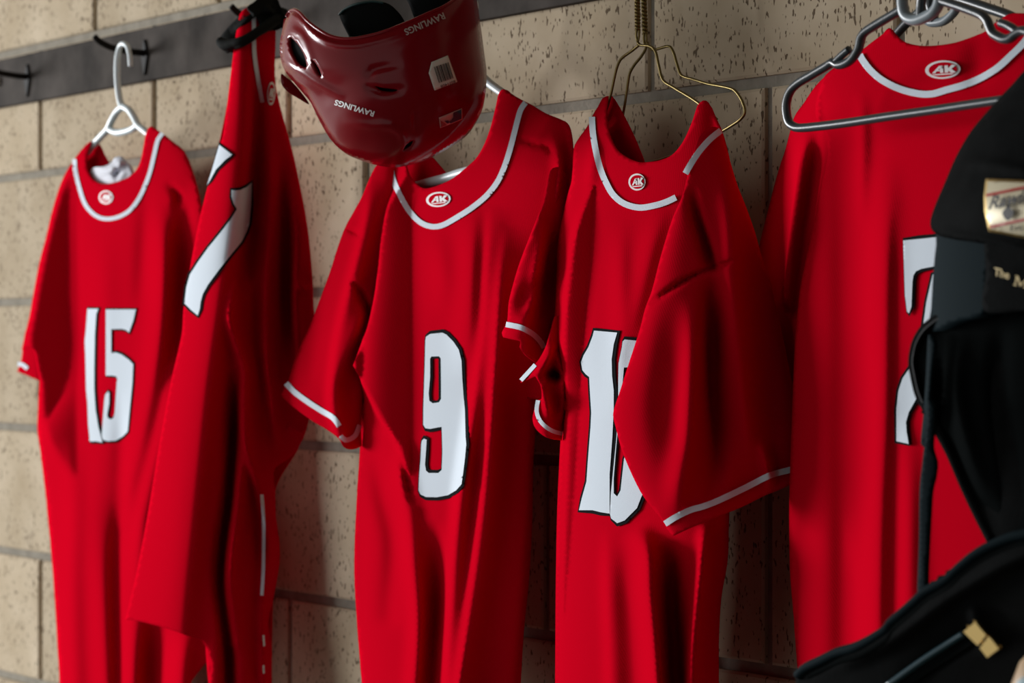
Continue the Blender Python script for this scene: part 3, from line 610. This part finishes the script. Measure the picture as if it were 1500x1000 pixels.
# brass wire hangers
def wire_hanger(label, neck, left, right, loop, y):
    h = thing('clothes_hanger', label, 'hanger', at(940, 66, y), 'clothes hangers')
    z = lambda p, q=0: float(zy(p, y))
    (x0, y0), (x1, y1) = neck
    for ph in (0, math.pi):
        pts = []
        for i in range(60):
            u = i/59; a = ph+u*math.pi*2*5
            pts.append((x0+(x1-x0)*u+2.4*math.cos(a), y0+(y1-y0)*u, z(x0)+.0016*math.sin(a)))
        tube('twisted_neck', pts, .0017, BRASS, h, 6, cr=False)
    tube('neck_loop', [(x1-1.5, y1-1, z(x1)), (x1-2, y1+8, z(x1)), (x1, y1+17, z(x1)), (x1+2, y1+9, z(x1)), (x1+1.5, y1-1, z(x1))], .0013, BRASS, h, 6)
    tube('hook', [(x0, y0, z(x0)), (x0+1, y0-25, z(x0))]+over_hook(4, y, .014), .0015, BRASS, h, 6)
    tube('arm', [(p, q, z(p)) for p, q in left], .0016, BRASS, h, 6)
    tube('arm', [(p, q, z(p)) for p, q in right], .0016, BRASS, h, 6)
wire_hanger('brass wire hanger with both arms inside the number 10 collar', ((933.5, -5), (934, 44)),
  [(936, 66), (926, 74), (910, 86), (904, 98), (900, 114), (894, 141), (880, 185), (862, 225)],
  [(934, 62), (938, 66), (949, 67), (956, 70), (961, 78), (965, 96), (971, 117), (985, 127), (1022, 150), (1050, 175)], None, .085)
wire_hanger('brass wire hanger with one bent tip sticking out past the number 10 shoulder', ((943, -5), (945, 50)),
  [(948, 64), (945, 73), (939, 83), (930, 94), (923, 106), (920, 120), (918, 134), (914, 160), (908, 190)],
  [(948, 62), (951, 69), (956, 73), (966, 71), (976, 68), (982, 69), (987, 78), (992, 95), (998, 110), (1015, 116), (1038, 123), (1060, 127), (1074, 131), (1081, 138), (1087, 148), (1091, 160), (1090, 168), (1082, 177), (1058, 192), (1030, 206), (990, 226), (945, 240), (915, 242)], None, .065)

# ------------------------------------------------------------------ jersey beside the backpack
JE = thing('baseball_jersey', 'red jersey with a partly hidden white 7 beside the black backpack', 'jersey', at(1300, 1055, .11), JG)
dE = Cloth([(20, .085), (150, .10), (400, .115), (1060, .115)],
  [(20, 1290), (100, 1205), (190, 1206), (250, 1200), (320, 1190), (420, 1170), (500, 1163), (640, 1158), (740, 1154), (830, 1155), (1060, 1172)],
  [(20, 1560), (150, 1600), (1060, 1600)], [(20, .015), (120, .03), (250, .05), (1060, .06)],
  [([(1240, 170, 0), (1236, 250, -.014), (1238, 350, -.018), (1240, 480, -.018), (1238, 620, -.018), (1240, 780, -.02), (1240, 1000, -.02)], 24, 30),
   ([(1262, 130, 0), (1264, 200, .008), (1262, 280, .006), (1262, 340, 0)], 10, 10),
   ([(1276, 150, 0), (1277, 240, -.003), (1275, 350, 0)], 14, 18),
   ([(1298, 230, 0), (1298, 340, .012), (1297, 480, .014), (1294, 620, .016), (1288, 760, .018), (1284, 1000, .018)], 24, 20),
   ([(1312, 300, 0), (1311, 400, -.004), (1308, 640, -.003), (1304, 760, -.003), (1300, 1000, -.003)], 8, 10),
   ([(1330, 600, 0), (1332, 720, .010), (1330, 1000, .010)], 14, 18),
   ([(1440, 45, 0), (1430, 90, -.006), (1425, 140, 0)], 18, 18)], fa=1.0)
neckE = [(1304, 41), (1310, 48), (1320, 58), (1333, 64), (1352, 67), (1376, 66), (1400, 62), (1424, 54), (1445, 45), (1455, 36), (1464, 29), (1477, 21), (1491, 19)]
restE = [(1515, 22), (1560, 45), (1600, 75), (1625, 130), (1630, 300), (1620, 700), (1610, 1058), (1610, 1058), (1400, 1064), (1174, 1058), (1174, 1058), (1168.5, 981), (1163, 905), (1157, 829), (1156, 734), (1159, 640), (1161.6, 568), (1165, 496), (1172, 424), (1187, 352), (1194, 320), (1200, 286), (1208, 250), (1213, 225), (1210, 200), (1196, 165), (1205, 118), (1230, 95), (1262, 75), (1280, 61), (1295, 50)]
sheet('back_panel', neckE+restE, dE, RED, JE, 6)
sheet('front_panel', [(1304, 41), (1312, 60), (1340, 110), (1420, 120), (1470, 70), (1491, 25)]+restE, dE, RED, JE, 12, far=True, flip=True)
dEs = Cloth([(1090, .04), (1160, .06), (1210, .085), (1260, .10)], [(100, 1205), (150, 1178), (194, 1156), (244, 1141), (304, 1125), (420, 1095), (640, 1090)], [(100, 1262), (200, 1245), (320, 1225), (640, 1195)], [(100, .01), (200, .03), (640, .035)],
  [([(1185, 190, 0), (1178, 220, .012), (1170, 280, .014), (1162, 340, .012), (1150, 440, .01)], 8, 12), ([(1212, 150, 0), (1200, 215, -.004), (1188, 280, -.009), (1178, 360, -.012), (1170, 450, -.012)], 14, 14)], xk=True)
sheet('sleeve', [(1262, 75), (1230, 96), (1204, 116), (1190, 132), (1178, 150), (1164, 170), (1157, 194), (1150, 220), (1142, 244), (1134, 272), (1126, 304), (1112, 360), (1098, 430), (1092, 500), (1092, 560), (1130, 590), (1190, 600), (1200, 500), (1212, 360), (1225, 240), (1240, 150), (1258, 100)], dEs, RED, JE, 5)
piping(JE, [(1259, 80), (1264, 89), (1275, 103), (1290, 116), (1310, 127), (1330, 134), (1352, 138), (1368, 137), (1385, 132), (1410, 125), (1435, 115), (1460, 100), (1480, 82), (1500, 62), (1514, 40)], 10, dE, 'collar_piping')
number(JE, [(1323, 352), (1345, 350), (1373, 347), (1375.5, 350), (1370, 376), (1368.5, 390), (1350, 393.5), (1342, 397), (1338, 403), (1336.5, 413), (1335, 449), (1331.5, 459), (1328.5, 456), (1325.5, 431)], dE, g=(.8, 4, 5.5, 4.5))
number(JE, [(1366, 402), (1380, 395), (1384, 440), (1376, 490), (1362, 535), (1347, 575), (1331, 604), (1327, 618), (1328, 632), (1331, 650), (1313, 646), (1313, 600), (1316, 572), (1322, 554), (1337, 532), (1345, 510), (1351, 485), (1357, 442)], dE, g=(3.5, 3.5, 4, 4.5))
badge(JE, 1381, 102, 26, 13.5, -.06, dE)
# black plastic hangers
def bh_(label, y, parts):
    h = thing('clothes_hanger', label, 'hanger', at(1350, 30, y), 'clothes hangers')
    for nm, pts, r, m_ in parts:
        tube(nm, [(p, q, e[0] if e else float(zy(p, y))) for p, q, *e in pts], r, m_, h, 10)
    return h
bh_('black plastic hanger lying across the front of the jersey by the backpack', .175, [
  ('arm', [(1324, 10), (1320, 14), (1300, 26), (1280, 38), (1267, 47), (1261, 56), (1258, 70), (1250, 84), (1240, 92), (1228, 95), (1220, 91), (1212, 96), (1190, 109), (1170, 121), (1158, 133), (1152, 150), (1152.5, 168), (1157, 181), (1168, 187), (1190, 186), (1240, 180), (1300, 171), (1370, 161), (1430, 152), (1500, 142), (1600, 128), (1640, 120), (1652, 105), (1640, 92), (1580, 72), (1520, 52), (1500, 45), (1490, 48), (1480, 56), (1470, 57), (1455, 49), (1450, 40), (1446, 30), (1438, 22), (1410, 11), (1376, 0)], .0042, BPLASTIC),
  ('notch', [(1222, 92), (1232, 82), (1244, 72)], .0036, BPLASTIC), ('notch', [(1490, 46), (1478, 38), (1465, 33)], .0036, BPLASTIC),
  ('hook_base', [(1322, -8), (1322, 6), (1325, 20), (1332, 27), (1342, 29), (1355, 25), (1367, 18), (1374, 8), (1377, -5)], .0052, GPLASTIC),
  ('hook', [(1348, 28), (1349, 10), (1351, -30)]+over_hook(5, .085, .016), .0044, BPLASTIC)])
bh_('black plastic hanger inside the jersey by the backpack', .078, [
  ('arm', [(1362, 2), (1345, 19), (1328, 34), (1316, 47), (1309, 55)], .0046, BPLASTIC),
  ('arm', [(1390, -6), (1420, 3), (1450, 13), (1476, 22), (1500, 34)], .0048, BPLASTIC),
  ('hook_base', [(1358, 30), (1366, 33.5), (1382, 31), (1394, 22), (1401, 12), (1403, -6)], .0042, GPLASTIC),
  ('hook', [(1370, 32), (1362, 5), (1362, -40)]+over_hook(5, .062, .016), .0044, BPLASTIC)])

# ------------------------------------------------------------------ batting helmet, upside down
HM = thing('batting_helmet', 'glossy red batting helmet hung upside down with a barcode sticker', 'helmet', tuple(W(580, 244, 3.08)))
hc = np.array([566., 92.])
silh = smooth([(412, 60), (420, 25), (450, -20), (500, -60), (570, -75), (640, -62), (690, -25), (703, 30), (709, 75), (713, 112), (708, 155), (697, 180), (682, 200), (650, 221), (620, 236), (585, 244.5), (560, 243.5), (535, 237), (507, 225), (485, 205), (467, 175), (452, 148), (430, 120), (414, 95)], 4)
sa = np.arctan2(silh[:, 1]-hc[1], silh[:, 0]-hc[0]); sr = np.hypot(silh[:, 0]-hc[0], silh[:, 1]-hc[1]); o_ = np.argsort(sa); sa, sr = sa[o_], sr[o_]
hfolds = [Fold(*f) for f in [
  ([(409, 84, .003), (425, 97, .006), (450, 114, .006), (480, 132, .005), (505, 144, 0)], 3.5, 7),
  ([(413, 100, .002), (430, 115, .005), (450, 126, .004), (470, 138, 0)], 4, 6),
  ([(414, 45, .0015), (424, 44, .002), (440, 50, .002), (450, 70, .0015), (458, 95, .0015), (470, 115, 0)], 4, 5),
  ([(425, 22, .004), (440, 28, .005), (455, 45, .004), (480, 62, .004), (510, 67, .003), (560, 58, .002), (610, 40, .0)], 4, 4),
  ([(540, 118, 0), (545, 105, -.003), (560, 100, -.003), (590, 95, 0)], 4, 8),
  ([(540, 128, -.002), (560, 134, -.004), (585, 132, -.002)], 5, 6),
  ([(500, 180, 0), (540, 186, .004), (575, 188, .004), (590, 200, .003), (582, 222, 0)], 4, 9),
  ([(612, 150, 0), (608, 175, -.003), (612, 200, 0)], 5, 5),
  ([(625, 225, 0), (660, 195, .003), (690, 150, .003), (700, 110, 0)], 4, 4)]]
def dH(x, y, back=False, inner=0):
    x = np.asarray(x, float); y = np.asarray(y, float)
    a = np.arctan2(y-hc[1], x-hc[0]); r = np.hypot(x-hc[0], y-hc[1])
    R = np.interp(a, np.r_[sa[-1]-2*math.pi, sa, sa[0]+2*math.pi], np.r_[sr[-1], sr, sr[0]])
    t = np.clip(r/R, 0, .996); b = np.sqrt(1-t**2.2)
    base = 3.07-.00022*(x-hc[0])
    if back: return base+.075*b-inner
    z = base-.11*b
    for f in hfolds: z = z-f(x, y)
    return z+inner
rim = [(420, 25), (425, 17), (432, 14.5), (440, 19), (450, 30), (465, 42), (485, 53), (507, 57), (530, 55), (562, 47), (600, 32), (625, 21), (650, 10), (668, -2), (680, -14), (686, -26)]
lowr = [(697, -5), (703, 30), (709, 75), (713, 112), (708, 155), (697, 180), (682, 200), (650, 221), (620, 236), (585, 244.5), (560, 243.5), (535, 237), (507, 225), (485, 205), (467, 175), (455, 150), (446, 139), (430, 120), (417, 103), (411, 85), (410, 65), (414, 42)]
holes = [[(424, 54), (432, 60), (440, 70), (446, 82), (449.5, 97), (447, 100), (436, 93), (427, 80), (423, 66)], [(456, 87), (462, 92), (468, 102), (471, 112), (465, 110), (459, 98)], [(549, 126), (560, 128.5), (582, 131.5), (575, 134.5), (556, 132)], [(591, 221), (595, 212), (605, 206), (601, 216)]]
shell = sheet('shell', rim+lowr, dH, SHELL, HM, 3.5, holes=holes, thick=.004)
sheet('shell_far_side', [(420, 25), (450, 45), (507, 62), (600, 38), (686, -22)]+lowr, lambda x, y: dH(x, y, True), SHELL, HM, 8, flip=True, thick=.004)
sheet('lining', [(424, 40), (450, 40), (485, 60), (530, 62), (600, 42), (668, 8), (690, -5), (698, 60), (700, 130), (670, 195), (585, 235), (510, 215), (470, 160), (425, 105), (418, 70)], lambda x, y: dH(x, y, False, .012), PAD, HM, 8, thick=.004)
tube('rim_edge', [(x, y, float(dH(np.array([x*1.]), np.array([y*1.]))[0])+.001) for x, y in rim], .0022, SHELL, HM, 6)
def pad(name, pts, y, th):
    c = Cloth(y, [(-80, min(p[0] for p in pts)), (120, min(p[0] for p in pts))], [(-80, max(p[0] for p in pts)), (120, max(p[0] for p in pts))], .02)
    return sheet(name, pts, lambda x, yy: 3.06-.03*np.sqrt(np.clip(1-((x-c.L(yy))/(c.R(yy)-c.L(yy))*2-1)**2, 0.02, 1)), PAD, HM, 5, thick=th)
pad('ear_pad', [(497, 22), (505, 14), (522, 6), (545, 2), (565, 4), (578, 12), (592, 30), (600, 60), (560, 75), (525, 75), (512, 55)], .2, .02)
tube('pad_edge_highlight', [(497, 21, 3.05), (505, 13.5, 3.04), (522, 6, 3.03), (545, 2.2, 3.03), (562, 4, 3.03)], .0016, mat('pad_highlight_teal', (.03, .07, .07), .4), HM, 6)  # highlight on the pad's edge, put in as a thin teal tube
pad('crown_pad', [(588, -20), (600, 8), (612, 32), (640, 30), (665, 0), (675, -25), (640, -40), (605, -36)], .2, .02)
sheet('ear_flap', [(412, 108), (418, 112), (430, 122), (445, 140), (452, 152), (436, 143), (420, 133), (412, 122)], lambda x, y: 3.10+0*x, SHELL, HM, 4, thick=.01)
lettering('decal_lettering', 'RAWLINGS', (549, 163), (-.957, -.29), (-.29, .957), 60, 8.5, dH, .0015, TEXTW, HM, bold=.025)
lettering('decal_lettering', 'RAWLINGS', (649, 18), (-.918, .397), (.397, .918), 63, 10, dH, .0015, TEXTG, HM, bold=.02)
st = sheet('barcode_sticker', [(632, 91), (656, 81), (670, 120), (636.5, 132.5), (628, 107)], dH, STICK, HM, 5, off=.0012, thick=.0003, cr=False)
bu, bv = np.array([.925, -.30]), np.array([.30, .94])
x_ = 0
for i, wd in enumerate((1.2, .6, 1.6, .6, 1.0, 1.8, .6, 1.1, .7, 1.7, .6, 1.2)):
    a = np.array([635.5, 98.])+bu*x_; b = a+bu*wd
    sheet('barcode_bar', [tuple(a), tuple(b), tuple(b+bv*25), tuple(a+bv*25)], dH, INK, st, 6, off=.0024, thick=0, cr=False); x_ += wd+.95
lettering('barcode_digits', '8071408', (666.5, 117), (-.94, .34), (.34, .94), 23, 4.5, dH, .0026, INK, st, bold=.01)
lg = sheet('emblem', [(643, 172.5), (677, 158.5), (677.5, 175), (645, 187.5)], dH, LOGOP, HM, 5, off=.0012, thick=.0003, cr=False)
sheet('emblem_navy', [(664, 165), (676, 160), (676.3, 174), (660, 181), (657, 178.5), (661, 176), (664, 172)], dH, LOGOB, lg, 5, off=.0024, thick=0, cr=False)
sheet('emblem_navy', [(651, 177), (657, 176), (658, 180.5), (655, 181)], dH, LOGOB, lg, 5, off=.0024, thick=0, cr=False)
sheet('emblem_red', [(645, 176), (655, 183), (646, 186.5)], dH, LOGOR, lg, 5, off=.0024, thick=0, cr=False)

# ------------------------------------------------------------------ backpack
BP = thing('backpack', 'black baseball backpack with gold maker patch and its front pocket hanging open', 'backpack', tuple(W(1500, 1060, 2.25)))
class Slab:
    def __init__(s, z, L, R, T, folds=(), slope=-.0004): s.z = z; s.L = kp(L); s.R = kp(R); s.T = kp(T); s.folds = [Fold(*f) for f in folds]; s.slope = slope
    def __call__(s, x, y):
        x = np.asarray(x, float); y = np.asarray(y, float)
        t = np.clip((x-(s.L(y)+s.R(y))/2)/((s.R(y)-s.L(y))/2), -.99, .99)
        z = s.z+s.slope*(x-1400)-s.T(y)*np.sqrt(1-np.abs(t)**2.4)
        for f in s.folds: z = z-f(x, y)
        return z
sBody = Slab(2.215, [(0, 1400), (400, 1368), (1100, 1368)], [(0, 1750), (1100, 1760)], .05)
sheet('main_body', [(1500, 120), (1440, 185), (1400, 260), (1378, 340), (1370, 440), (1372, 560), (1385, 640), (1440, 760), (1480, 860), (1500, 1060), (1760, 1060), (1770, 400), (1740, 200), (1640, 110), (1560, 95)], sBody, NYLON, BP, 12, thick=.03)
sHood = Slab(2.195, [(90, 1480), (140, 1462), (200, 1412), (265, 1382), (325, 1358), (400, 1358)], [(90, 1600), (200, 1720), (400, 1780)], [(90, .02), (200, .06), (330, .085), (360, .075), (400, .07)],
  [([(1364, 335, .0), (1400, 345, .006), (1450, 352, .006), (1520, 370, .006)], 8, 6), ([(1395, 240, 0), (1440, 240, .004), (1500, 250, .004)], 6, 8)])
sheet('hood', [(1560, 88), (1520, 92), (1500, 104), (1485, 121), (1465, 142), (1440, 170), (1420, 195), (1400, 230), (1385, 265), (1370, 300), (1363, 322), (1364, 335), (1375, 345), (1400, 351), (1440, 357), (1470, 367), (1500, 377), (1600, 395), (1740, 400), (1770, 300), (1720, 180), (1640, 110)], sHood, NYLON, BP, 7, thick=.05)
sBand = Slab(2.18, [(300, 1362), (600, 1362)], [(300, 1780), (600, 1780)], .055)
sheet('side_panel', [(1376, 335), (1371, 360), (1367, 400), (1364, 450), (1362, 485), (1400, 470), (1443, 455), (1445, 400), (1446, 345)], sBand, NYLON2, BP, 6, thick=.03)
sheet('name_band', [(1446, 345), (1444, 400), (1442, 455), (1500, 455), (1640, 470), (1760, 480), (1770, 380), (1600, 370), (1500, 350)], lambda x, y: sBand(x, y)-.008, NYLON, BP, 8, thick=.03)
lettering('gold_lettering', 'The', (1457.5, 404), (.97, .25), (-.1, -.99), 22, 13, sBand, .016, GOLDTHREAD, BP, shear=.25, bold=.02)
sheet('gold_lettering', [(1484+20*u+3.2*v, 417.5+5*u-14.5*v) for u, v in ((0, 0), (.26, 0), (.26, .08), (.18, .1), (.18, .72), (.46, .06), (.54, .06), (.80, .74), (.80, .1), (.72, .08), (.72, 0), (1.06, 0), (1.06, .08), (.98, .1), (.98, .9), (1.06, .92), (1.06, 1), (.82, 1), (.52, .30), (.22, 1), (0, 1), (0, .92), (.08, .9), (.08, .1), (0, .08))], sBand, GOLDTHREAD, BP, 2, off=.018, thick=0, cr=False)
# maker patch
pt = sheet('maker_patch', [(1444, 261.5), (1500, 263.5), (1560, 268), (1563, 300), (1556, 356), (1500, 349), (1448, 339), (1442, 310), (1441, 287)], sHood, GOLD, BP, 6, off=.006, thick=.006, cr=False)
sheet('patch_field', [(1447, 265.5), (1500, 267.5), (1557, 272), (1559, 300), (1553, 352), (1500, 345), (1451, 335.5), (1445.5, 310), (1444.5, 287)], sHood, GOLDPALE, pt, 6, off=.0075, thick=0, cr=False)
sheet('patch_stripe', [(1444, 284), (1500, 272.5), (1556, 262+9), (1557, 275), (1500, 276.5), (1444, 288)], sHood, REDENAMEL, pt, 6, off=.0092, thick=0, cr=False)
sheet('patch_stripe', [(1449, 330.5), (1500, 319.5), (1556, 308), (1556, 312), (1500, 323.5), (1450, 334.5)], sHood, REDENAMEL, pt, 6, off=.0092, thick=0, cr=False)
lettering('patch_lettering', 'Rawlings', (1447, 313), (.98, -.19), (.05, -1), 92, 25, sHood, .014, INK, pt, shear=.35, bold=.03)
lettering('patch_lettering', 'Est. 1887', (1480, 338), (.99, -.1), (.02, -1), 52, 8, sHood, .013, INK, pt, bold=.015)
sheet('patch_glove', [(1468, 311), (1473, 305), (1479, 287), (1480, 304), (1485, 310), (1482, 318), (1477, 323), (1471, 319)], sHood, INK, pt, 3, off=.011, thick=0)
# zipped opening, lining, hanging cover
sIn = Slab(2.19, [(400, 1335), (560, 1338), (800, 1440), (1100, 1500)], [(400, 1790), (1100, 1790)], .03, [([(1366, 500, 0), (1362, 560, .01), (1358, 620, .008), (1356, 650, 0)], 5, 6), ([(1410, 480, 0), (1400, 560, .012), (1420, 660, .012), (1450, 740, 0)], 14, 14), ([(1470, 470, 0), (1460, 560, -.012), (1480, 700, -.012), (1490, 780, 0)], 14, 14)])
inn = [(1337, 534), (1338, 522), (1342, 503), (1350, 488), (1358, 479), (1374, 467), (1396, 455), (1418, 446.5), (1440, 442), (1462, 441), (1500, 443), (1640, 455), (1760, 480), (1770, 700), (1760, 900), (1500, 900), (1470, 830), (1450, 787), (1436, 761), (1414, 715), (1391, 662), (1368, 620), (1352, 590), (1345, 572), (1339, 545)]
sheet('pocket_lining', inn, sIn, NYLONIN, BP, 7, thick=.02)
zp = smooth([(1352, 590), (1345, 572), (1339, 545), (1337, 532), (1338, 520), (1342, 503), (1350, 488), (1358, 479), (1374, 467), (1396, 455), (1418, 446.5), (1440, 442), (1462, 441), (1500, 443), (1560, 448)], 3, False)
tube('zip_tape', [(x, y, float(sIn(np.array([x]), np.array([y]))[0])-.006) for x, y in zp[::3]], .0042, NYLON, BP, 6)
V, F = [], []
for i, (x, y) in enumerate(zp):
    c = W(x, y, float(sIn(np.array([x]), np.array([y]))[0])-.0105); r = .00075; b0 = len(V)
    V += [c+np.array(d)*r for d in ((-1, -1, -1), (1, -1, -1), (1, 1, -1), (-1, 1, -1), (-1, -1, 1), (1, -1, 1), (1, 1, 1), (-1, 1, 1))]
    F += [tuple(b0+k for k in q) for q in ((0, 3, 2, 1), (4, 5, 6, 7), (0, 1, 5, 4), (1, 2, 6, 5), (2, 3, 7, 6), (3, 0, 4, 7))]
zt = finish('zip_teeth', V, F, mat('zip_teeth', (.016, .017, .018), .6, spec=.1), BP, smooth_sh=False); zt['kind'] = 'stuff'
zp2 = smooth([(1352, 590), (1368, 620), (1391, 662), (1414, 715), (1436, 761), (1452, 792)], 4, False)
tube('zip_tape', [(x+2, y, float(sIn(np.array([x]), np.array([y]))[0])-.004) for x, y in zp2[::3]], .005, NYLON, BP, 6)
sStr = Slab(2.145, [(500, 1340), (900, 1340)], [(500, 1380), (900, 1380)], .006)
sheet('webbing_strap', [(1358, 585), (1357, 620), (1351, 677), (1347, 715), (1346, 790), (1344, 880), (1355, 880), (1357, 829), (1361, 760), (1364, 719), (1370, 697), (1372, 677), (1365, 655), (1368, 620), (1367, 590)], sStr, NYLON2, BP, 5, thick=.004)
sheet('webbing_strap', [(1360, 490), (1357, 540), (1353, 600), (1349, 650), (1358, 655), (1364, 600), (1368, 540), (1369, 500)], sIn, NYLON2, BP, 5, off=.014, thick=.003)
sFl = Slab(2.115, [(760, 1140), (1100, 1140)], [(760, 1800), (1100, 1800)], .05, [([(1200, 985, 0), (1300, 940, .012), (1400, 870, .014), (1500, 815, .012), (1600, 790, 0)], 12, 16), ([(1300, 1010, 0), (1400, 945, -.008), (1480, 890, 0)], 12, 20), ([(1415, 880, 0), (1428, 905, .012), (1440, 935, .01), (1460, 960, 0)], 10, 14)])
topf = [(1169, 987), (1180, 976), (1205, 964), (1228, 953), (1251, 946.5), (1273, 936), (1298, 920), (1306, 909), (1328, 890), (1341, 878.5), (1357, 864), (1387, 847), (1406, 829), (1429, 810), (1452, 797), (1482, 785), (1500, 781), (1560, 770), (1700, 760)]
sheet('pocket_cover', topf+[(1780, 800), (1780, 1060), (1780, 1060), (1400, 1075), (1190, 1060), (1165, 1010)], sFl, NYLON, BP, 7, thick=.03)
tube('cover_piping', [(x, y+2, float(sFl(np.array([x*1.]), np.array([y*1.]))[0])-.001) for x, y in topf], .0042, NYLON2, BP, 8)
tube('cover_piping', [(x+4, y+15, float(sFl(np.array([x*1.]), np.array([y+15.]))[0])) for x, y in topf[1:]], .003, NYLONIN, BP, 8)
sheet('cover_strap', strip([(1300, 1012), (1350, 976), (1400, 943), (1432, 923)], 24), sFl, NYLONIN, BP, 6, off=.006, thick=.003, cr=False)
tube('strap_sheen', [(x, y, float(sFl(np.array([x*1.]), np.array([y*1.]))[0])-.010) for x, y in ((1300, 1004), (1350, 968), (1390, 942), (1412, 928))], .0026, mat('teal_sheen', (.02, .055, .07), .3), BP, 8)  # sheen along the webbing, painted in as a teal tube
for q in ([(1411, 925), (1428.5, 910.5), (1434, 918), (1444.5, 930), (1432, 945.5)], [(1435, 949), (1448, 932), (1453, 937), (1463, 950), (1446, 963)]):
    o = sheet('slider_buckle', q, lambda x, y: float(sFl(np.array([1437.]), np.array([937.]))[0])-.002-.0004*(np.asarray(x)-1437), GOLD, BP, 4, off=.014, thick=.004, cr=False)
    o.data.polygons.foreach_set('use_smooth', [False]*len(o.data.polygons))
# bat
BT = thing('baseball_bat', 'pale wooden bat end below the open backpack pocket', 'bat', tuple(W(1535, 1075, 1.95)))
c0 = W(1536, 1120, 1.95); rb = 60/FPX*1.95
prof = [(0, 0), (.35, .004), (.7, .016), (.9, .032), (.985, .052), (1, .075), (1, .16), (.98, .30)]
top_ = W(1536, 938, 1.95)
def lathe(name, prof, m_, parent, n=32):
    V, F = [], []
    for r, d in prof:
        for j in range(n):
            a = 2*math.pi*j/n; V.append((top_[0]+rb*r*math.cos(a), top_[1]+rb*r*math.sin(a), top_[2]-d))
    for i in range(len(prof)-1):
        for j in range(n): F.append((i*n+j, (i+1)*n+j, (i+1)*n+(j+1) % n, i*n+(j+1) % n))
    return finish(name, V, F, m_, parent)
lathe('barrel', prof, WOOD, BT)
def lab(x, y):
    x = np.asarray(x, float); return 1.95-rb*np.sqrt(np.clip(1-((x-1536)/60)**2, 0.02, 1))
sheet('barrel_label', [(1488, 1003), (1493, 995), (1502, 990), (1515, 987), (1536, 986), (1560, 990), (1580, 1005), (1560, 1030), (1520, 1034), (1495, 1020)], lab, LABELC, BT, 6, off=.0015, thick=0)
